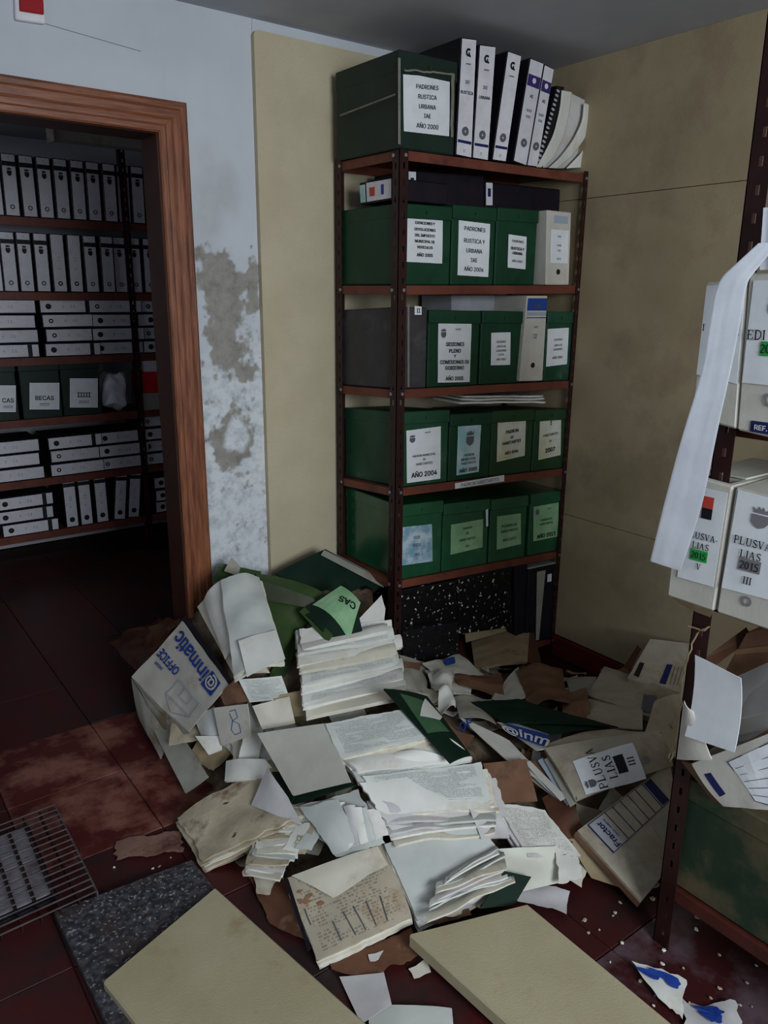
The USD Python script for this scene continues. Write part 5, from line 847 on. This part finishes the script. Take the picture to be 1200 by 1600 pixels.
sheet('white_sack', 'crumpled yellowish white plastic sheet at the right front of the heap', 'sheet', ((776, 1326), (870, 1322), (906, 1372), (786, 1400)), (.05, .05, .02, .03), M('yellowish_film', (206, 206, 190), (220, 220, 204), 8, .5, c=(196, 204, 176), cscale=5), .0016, wav=.012, crm=.010, seed=105, bu=.01)
sheet('torn_corner', 'torn white paper corner with black specks at the right tip of the heap', 'paper', ((868, 1334), (906, 1336), (912, 1370), (872, 1384)), .05, PAPER, .0014, crm=.012, seed=106, rag=.005)
sheet('green_cover_piece', 'small dark green cover piece propped against the beige board', 'cover', ((788, 1361), (830, 1370), (804, 1414), (750, 1420)), (.065, .06, .04, .04), FOLDER, .004)
sheet('kraft_envelope', 'brown kraft envelope with ribbed lines right of the ledger stack', 'envelope', ((755, 1192), (822, 1186), (840, 1252), (772, 1256)), .045, KRAFT, .002, wav=.004, crm=.005, seed=107)
# --- right half: cartons and box files
t, p, b = slab('grey_flap', 'grey carton flap with blue letters OF behind the small green folder', 'carton', ((716, 1120), (796, 1158), (880, 1244), (800, 1196)), .035, CARTON_W, .003, bu=.008, wav=.003, part='flap')
l_ = card(p, ((741, 1146), (716, 1138), (722, 1122), (748, 1132)), .002); t.part('lettering', lettering(Sub(p, [uv_at(p, *c) for c in ((712, 1146), (752, 1136), (748, 1122), (708, 1130))][::-1], .003), (('OF', .5, .5, .7, True),)), INK_BL, b)
for k in range(6): sheet('card_leaf', '%s of six thin card leaves fanned beside the kraft envelope' % PL[k].replace('leftmost', 'first'), 'card', ((800+10*k, 1196-2*k), (808+10*k, 1192-2*k), (876+5*k, 1240+3*k), (866+5*k, 1246+3*k)), .03+.006*(k % 3), (CARTON_T, PALE_PR, CARTON_W, KRAFT, PALE_PR, CARTON_G)[k], .002, bu=.004, seed=k, group='card leaves beside the kraft envelope')
sheet('green_cover', 'large dark green folder cover lying open behind the sack like box file', 'cover', ((736, 1098), (810, 1092), (966, 1136), (788, 1128)), (.055, .055, .05, .06), FOLDER, .004, bu=.004)
sheet('green_cover', 'lower dark green cover flap hanging over the blue lettered carton end', 'cover', ((784, 1120), (884, 1122), (960, 1138), (862, 1148)), (.06, .055, .05, .05), FOLDER, .004, bu=.004)
t, p, b = slab('carton_end', 'white carton end with a blue emblem under the dark green cover', 'carton', ((776, 1128), (860, 1136), (852, 1170), (838, 1172)), .05, CARTON_W, .003, part='panel')
p2 = Patch(C4(((776, 1128), (792, 1128), (852, 1160), (838, 1172)), .06)); b2 = t.part('blue_panel', Patch(C4(((790, 1130), (858, 1148), (850, 1166), (800, 1148)), .06)).solid(.0015), INK_BL)
pe = Patch(C4(((792, 1134), (856, 1150), (848, 1166), (800, 1148)), .064)); t.part('lettering', lettering(pe, (('@inm', .45, .5, .75, True),)), LABEL_W, b2)
t, p, b = slab('sack_like_box_file', 'soiled bulging box file with white card turned sideways, left of the right post', 'box file', ((850, 1168), (1030, 1142), (1052, 1196), (900, 1252)), (.05, .07, .06, .05), CARTON_S, .012, bu=.014, bv=.016, wav=.005, crm=.004, seed=111, part='side_panel')
t.part('upper_panel', Patch(C4(((846, 1166), (942, 1138), (1034, 1144), (990, 1158)), (.04, .05, .055, .065)), crm=.004, bu=.006, seed=112).solid(.004), CARTON_S); t.part('end_panel', Patch(C4(((846, 1166), (880, 1160), (902, 1250), (880, 1226)), (.04, .055, .055, .03)), crm=.004, seed=113).solid(.004), CARTON_T)
l_ = Sub(p, [uv_at(p, *c) for c in ((912, 1249), (893, 1192), (984, 1166), (1010, 1218))], .004); l = t.part('label_card', l_.solid(.0008, 10, 10), WHITE)
t.part('lettering', lettering(l_, (('PLUSVA', .60, .30, .13, S_), ('LIAS', .52, .50, .13, S_), ('III', .52, .86, .11, S_))), INK, l); t.part('year_block', l_.sub(.28, .60, .76, .76, .002, n=4), INK, l); t.part('coat_of_arms', crest(l_, .12+.12, .13, .2, .2), INK_G, l)
t.part('finger_hole', disc(p, *uv_at(p, 1006, 1192), .012, .0045, r_in=.005), INK_GY)
t, p, b = slab('flat_box_file', 'flat white box file with ruled label and blue logo sliding off the heap at right', 'box file', ((902, 1298), (1046, 1192), (1072, 1322), (1002, 1408)), (.05, .05, .05, .05), CARTON_S, .035, wav=.002, seed=115, part='body')
t.part('brown_edge', Patch([p.pt(-.004, -.01, -.010), p.pt(-.004, 1.0, -.010), p.pt(-.004, 1.0, -.034), p.pt(-.004, -.01, -.034)]).solid(.004), KRAFT, None, 'brown inner edge')
l_ = Sub(p, [uv_at(p, *c) for c in ((958, 1334), (1046, 1252), (1014, 1218), (918, 1288))], .002)     # u along the label away from the logo, v across it
l_ = Sub(p, [uv_at(p, *c) for c in ((958, 1334), (918, 1288), (1014, 1218), (1046, 1252))], .002); l = t.part('label_field', l_.solid(.0006, 6, 6), CARTON_S); t.part('label_frame', fr(l_, .014), INK_NAVY, l)
t.part('label_rules', cat_(*[l_.sub(.02, y, .98, y+.010) for y in (.26, .38, .50, .62, .74, .86)]), INK_NAVY, l, kind='stuff'); t.part('blue_block', l_.sub(.04, .885, .96, .985, .002), INK_NAVY, l); t.part('logo_panel', l_.sub(.02, .02, .98, .22, .0016), PALE_GREY, l)
t.part('lettering', lettering(l_, (('Fractor', .46, .11, .062, True), ('AMIPAL', .70, .19, .022), ('IIIIIIII', .36, .19, .018)), h=.003), INK_NAVY, l)
t.part('grey_patch', card(p, ((1016, 1288), (1056, 1262), (1064, 1320), (1034, 1312)), .002).solid(.0006), CARTON_G)
t, p, b = slab('grey_box_file', 'grey white box file leaning at the skirting with ruled label and blue bar', 'box file', ((1016, 998), (1084, 1006), (1068, 1084), (980, 1060)), (.03, .03, .03, .03), CARTON_S, .05, crm=.001, seed=120, part='body')
t.part('brown_opening', Patch(C4(((974, 1042), (996, 1008), (1002, 1014), (984, 1050)), (.04, .045, .045, .04))).solid(.003), KRAFT_D, None, 'dark brown open end')
for c4, mt in ((((990, 1052), (1000, 1034), (1007, 1036), (998, 1056)), INK), (((1030, 1068), (1042, 1038), (1051, 1039), (1040, 1071)), INK_NAVY)): t.part('blue_block', card(p, c4, .001).solid(.0006), mt)
t.part('label_rules', cat_(*[card(p, ((1046+6*k, 1072), (1054+6*k, 1042), (1055+6*k, 1042), (1047+6*k, 1072)), .001).solid(.0005) for k in range(3)]), INK_G, kind='stuff')
t, p, b = slab('split_box_file', 'split grey box file with a dark framed sticker in front of the leaning one', 'box file', ((918, 1086), (944, 1040), (1062, 1082), (1050, 1132)), (.04, .05, .05, .05), CARTON_S, .02, wav=.003, crm=.003, seed=122, part='upper_panel')
t.part('sticker', card(p, ((1002, 1112), (1006, 1086), (1026, 1088), (1022, 1118)), .003).solid(.0008), M('slate_sticker', (92, 92, 104), (104, 104, 116), 10, .6)); t.part('lower_panel', Patch(C4(((920, 1092), (1004, 1110), (1004, 1140), (916, 1132)), .045), wav=.002).solid(.004), CARTON_S, None, 'lower panel split off')
t.part('side_panel', Patch(C4(((1024, 1094), (1064, 1084), (1058, 1186), (1006, 1150)), (.07, .07, .05, .05)), bu=.008, crm=.004, seed=123).solid(.004), CARTON_S)
t.part('crack', tubes([p.pt(*uv_at(p, *c), .003) for c in ((960, 1114), (978, 1120), (1000, 1126))], .0012, 4), INK)
t, p, b = slab('tan_carton', 'soiled tan carton with raised flap standing before the lowest shelf', 'carton', ((736, 1000), (828, 976), (824, 1034), (742, 1046)), (.02, .03, .03, .02), CARTON_T, .01, bu=.006, crm=.003, seed=125, part='front_panel')
t.part('raised_flap', Patch(C4(((724, 964), (810, 950), (812, 980), (728, 1004)), (.05, .05, .03, .03)), crm=.003, bu=.006).solid(.003), CARTON_T); t.part('side_panel', Patch(C4(((828, 976), (832, 980), (846, 1036), (824, 1036)), (.03, .03, .01, .02)), crm=.003).solid(.003), KRAFT_D)
for nm, lb, q, off, mt, kw in (('kraft_bag', 'large crumpled brown paper bag behind the dark green cover', ((806, 1044), (878, 1048), (892, 1102), (826, 1108)), .05, KRAFT, dict(crm=.014, wav=.008, bu=.02, seed=131)), ('kraft_bag', 'smaller crumpled brown bag right of the large one', ((876, 1078), (918, 1080), (922, 1120), (880, 1126)), .05, KRAFT, dict(crm=.014, wav=.006, seed=132)),
    ('kraft_wrapping', 'torn orange brown wrapping before the tan carton', ((700, 1046), (782, 1050), (788, 1084), (716, 1074)), .05, KRAFT, dict(crm=.014, wav=.008, seed=133, rag=.006)), ('carton_flap', 'grey carton flap left of the large crumpled brown bag', ((768, 1090), (810, 1042), (822, 1092), (786, 1104)), .04, CARTON_W, dict(bu=.006, crm=.003, seed=134)),
    ('white_sheet', 'white sheet with a small blue logo before the marbled files', ((660, 1034), (716, 1024), (756, 1054), (690, 1062)), .05, CARTON_W, dict(crm=.008, wav=.006, seed=135)), ('crumpled_tissue', 'bright crumpled white plastic with black spots right of the fan folded bundle', ((672, 1056), (704, 1058), (712, 1106), (690, 1112)), .07, PAPER, dict(crm=.02, wav=.01, seed=136, bu=.02)),
    ('white_wrapper', 'white wrapper scrap above the crumpled plastic', ((664, 1044), (710, 1040), (708, 1066), (674, 1070)), .06, PAPER_P, dict(crm=.012, seed=137)), ('white_leaf', 'white leaf folded under the orange brown wrapping', ((702, 1058), (738, 1064), (736, 1084), (708, 1086)), .055, PAPER, dict(crm=.006, seed=138)),
    ('grey_sheet', 'grey sheet bulging between crumpled plastic and dark green cover', ((708, 1090), (752, 1094), (776, 1134), (718, 1122)), .04, CARTON_G, dict(bu=.012, wav=.006, seed=139)), ('beige_sheet', 'beige sheet right of the fan folded bundle', ((628, 1040), (664, 1052), (670, 1082), (632, 1076)), .045, CARTON_G, dict(crm=.006, seed=140)), ('kraft_scrap', 'brown scrap right beside the upper fan folded bundle', ((630, 1032), (662, 1036), (650, 1054), (630, 1050)), .04, KRAFT, dict(crm=.008, seed=141)),
    ('pale_card', 'pale card at the skirting between brown bag and grey box files', ((884, 1058), (932, 1056), (926, 1082), (890, 1080)), .03, CARTON_G, dict(crm=.004, seed=142)), ('kraft_lining', 'brown carton lining between the right paper stack and the flat box file', ((846, 1244), (888, 1226), (912, 1300), (880, 1330)), .03, KRAFT_D, dict(crm=.01, seed=143)), ('dirty_paper', 'dirty paper showing under the flat box file', ((886, 1312), (912, 1306), (978, 1390), (924, 1372)), (.03, .03, .012, .012), CARTON_T, dict(crm=.006, seed=144))):
    sheet(nm, lb, 'paper' if nm not in ('kraft_bag', 'carton_flap', 'pale_card') else nm.split('_')[1], q, off, mt, .0014, **kw)
solo('blue_logo', 'small blue printed logo on the white sheet before the marbled files', 'print', Patch(C4(((693, 1030), (710, 1026), (712, 1036), (697, 1040)), .064)).solid(.0008), INK_BL)
# ================================================================ on the floor in front
def board(label, q, z, th=.045):
    P = [at_z(a, b, zz) for (a, b), zz in zip(q, z)]; m = hexa(P, (0, 0, -th), .004); return solo('beige_board', label, 'board', m, BEIGE_FLOOR, group='beige boards lying on the floor')
a_, b_ = at_z(336, 1385, .05), at_z(160, 1532, .05); c_ = at_z(566, 1592, .05); ex = c_-a_; ey = b_-a_
pol = Polygon([(0, 0), (1.35, 0), (1.35, 1), (0, 1)])
P = [a_, a_+ex*1.12, a_+ex*1.12+ey*1.0, b_]
def slabboard(label, P, th, dz=(0, 0, 0, 0)):
    P = [p+A((0, 0, d)) for p, d in zip(P, dz)]; return solo('beige_board', label, 'board', hexa(P, (0, 0, -th), .005), BEIGE_FLOOR, group='beige boards lying on the floor')
slabboard('beige board lying on the floor at the bottom left of the heap', P, .045)
a_, b_, c_ = at_z(638, 1458, .07), at_z(824, 1411, .075), at_z(800, 1605, .055); ex = b_-a_; ey = c_-a_; d_ = at_z(1052, 1600, .055); d_ = b_+(d_-b_)*1.12; c_ = a_+ey*1.1
slabboard('beige board propped on papers at the bottom centre right', [a_, b_, d_, c_], .04)
DUST = M('damp_brown_card', (96, 62, 44), (120, 82, 60), 7, .7, .3, 80, c=(150, 128, 108), cscale=9)
for nm, lb, q, z, mt, kw in (('brown_card', 'damp brown card on the floor left of the rust stained ledger', ((388, 1368), (446, 1376), (482, 1474), (420, 1440)), (.012, .02, .012, .01), DUST, dict(crm=.006, seed=151, rag=.006)), ('brown_card', 'torn brown card on the floor below the rust stained ledger', ((500, 1500), (640, 1452), (652, 1496), (566, 1530)), (.01, .02, .014, .01), DUST, dict(crm=.005, seed=152, rag=.012)), ('white_shred', 'white torn shred lying on the brown card', ((574, 1492), (598, 1486), (592, 1500), (580, 1502)), (.016,)*4, PAPER, dict(rag=.006, seed=153)), ('white_shred', 'grey white shred at the corner of the propped beige board', ((640, 1508), (668, 1500), (674, 1520), (646, 1524)), (.016,)*4, PAPER_C, dict(rag=.006, crm=.008, seed=154)),
    ('damp_sheet', 'translucent grey sheet on the floor between the two beige boards', ((530, 1524), (600, 1520), (612, 1570), (564, 1600)), (.014, .02, .016, .012), PAPER_P, dict(crm=.004, wav=.003, seed=155)), ('damp_sheet', 'white sheet cut by the bottom edge between the two beige boards', ((574, 1568), (706, 1576), (712, 1640), (580, 1640)), (.012, .014, .012, .01), PAPER_B, dict(crm=.005, wav=.003, seed=156)),
    ('blue_wrapper', 'torn white and blue wrapper on the floor beside the propped board', ((986, 1500), (1072, 1528), (1068, 1592), (1030, 1560)), (.02, .02, .012, .016), PAPER, dict(crm=.006, seed=157, rag=.006)), ('blue_wrapper', 'pale film scrap at the bottom right corner', ((1066, 1560), (1150, 1566), (1170, 1640), (1076, 1640)), (.012,)*4, PAPER_P, dict(crm=.008, wav=.006, seed=158, rag=.008))):
    p = Patch([at_z(a, b, zz) for (a, b), zz in zip(q, z)], **kw)
    if nm == 'blue_wrapper':
        t = Thing(nm, lb, 'wrapper', sum(p.c)/4); b = t.part('wrapper', p.solid(.001), mt, smooth=True); BL = '/World/Looks/blue_print'
        if 'blue_print' not in [x.GetName() for x in stage.GetPrimAtPath('/World/Looks').GetChildren()]: M('blue_print', (34, 62, 150), (48, 84, 170), 9, .4)
        for j, (x, y, r, asp) in enumerate(((1026, 1526, .030, .6), (1046, 1536, .018, .8)) if 'torn' in lb else ((1104, 1580, .034, .4), (1116, 1594, .016, 1.))): t.part('blue_print', blob(p, *uv_at(p, x, y), r, 400+j+len(lb), .006, asp), BL, b)
    else: solo(nm, lb, 'paper' if 'card' not in nm else 'card', p.solid(.0012), mt, smooth=True)
sheet_ = Patch([at_z(182, 1312, .006), at_z(286, 1298, .010), at_z(284, 1330, .010), at_z(180, 1344, .006)], wav=.002, crm=.003, rag=.012, seed=160); solo('mud_scrap', 'ragged mud coloured paper scrap on the red tiles left of the heap', 'paper', sheet_.solid(.001), M('pinkish_mud', (128, 92, 80), (150, 116, 102), 14, .9, .3, 80, c=(96, 60, 52), cscale=12), smooth=True)
# speckled slab
TERR = M('speckled_terrazzo', (52, 50, 54), (82, 80, 84), 60, .4, .1, 100, lo=.42, hi=.58, c=(70, 60, 56), cscale=9, clo=.5, chi=.64, spots=((150, 148, 150), 120, .62))
q = [at_z(84, 1424, .03), at_z(300, 1342, .03), at_z(352, 1420, .03), at_z(160, 1700, .03)]; d0 = q[1]-q[0]; d1 = at_z(168, 1600, .03)-q[0]
q = [q[0], q[1], q[1]+d1*1.25, q[0]+d1*1.25]; solo('speckled_slab', 'dark speckled stone slab lying on the floor under the left beige board', 'slab', hexa(q, (0, 0, -.026), .003), TERR)
# wire grate over a pale slatted tray
a_, b_, c_ = at_z(86, 1257, .05), at_z(152, 1392, .05), at_z(-2, 1290, .05); d_ = at_z(-2, 1468, .05)
ey = b_-a_; ex = (c_-a_); ex = ex/np.linalg.norm(ex); ey_n = np.linalg.norm(ey)
t = Thing('wire_grate', 'dark steel wire grate lying on the floor at the left edge', 'grate', a_+ey/2+ex*.22)
GR = M('dull_steel_wire', (84, 78, 80), (112, 104, 102), 20, .45, .1, 60, metallic=.3)
Lx = .48
for k in range(17): s0 = a_+ey*(k/16); t.part('cross_wire', tubes([s0, s0+ex*Lx*.5, s0+ex*Lx], .0022, 5), GR)
for k in range(11): s0 = a_+ex*(.046*k)-A((0, 0, .002)); t.part('long_bar', hexa([s0+A((-.0025, 0, -.002)), s0+A((.0025, 0, -.002)), s0+A((.0025, 0, -.022)), s0+A((-.0025, 0, -.022))], ey, .0006), GR if k == 0 else POST)
t2 = Thing('slatted_tray', 'pale grey slatted tray seen through the wire grate', 'tray', a_+ey*.35+ex*.25-A((0, 0, .045)))
TR_ = M('pale_tray_slat', (134, 130, 140), (164, 158, 166), 14, .6, .1, 60, c=(110, 100, 104), cscale=9)
for k in range(8):
    for j in range(6):
        s0 = a_+ex*(.046*k+.095)+ey*(.05+.122*j)-A((0, 0, .024)); w = ex*.038; h_ = ey*.112; t2.part('slat', hexa([s0, s0+w, s0+w-A((0, 0, .006)), s0-A((0, 0, .006))], h_, .001), TR_)
t2.part('tray_base', hexa([a_+ex*.08-A((0, 0, .031)), a_+ex*.48-A((0, 0, .031)), a_+ex*.48-A((0, 0, .040)), a_+ex*.08-A((0, 0, .040))], ey*.82, .001), BLACK)
# grit on the floor at the right front
g = np.random.default_rng(9); n = 0
for k in range(46):
    px, py = g.uniform(880, 1195), g.uniform(1400, 1590)
    if k > 36: px, py = g.uniform(160, 330), g.uniform(1280, 1360)
    c = at_z(px, py, .003); m = trimesh.creation.icosphere(1, g.uniform(.002, .006)); m.vertices *= g.uniform(.6, 1.3, 3)*(1+.25*g.normal(size=(len(m.vertices), 1))); m.vertices[:, 2] *= .6
    if not (-2 < c[0] < .9): continue
    solo('plaster_crumb', 'small pale plaster crumb lying on the red floor at the %s of the picture' % ('right front' if k <= 36 else 'left'), 'crumb', (np.array(m.vertices)+c, np.array(m.faces)), PAPER_D if k % 3 else PAPER, group='plaster crumbs on the red floor, %s' % ('right front' if k <= 36 else 'left'))
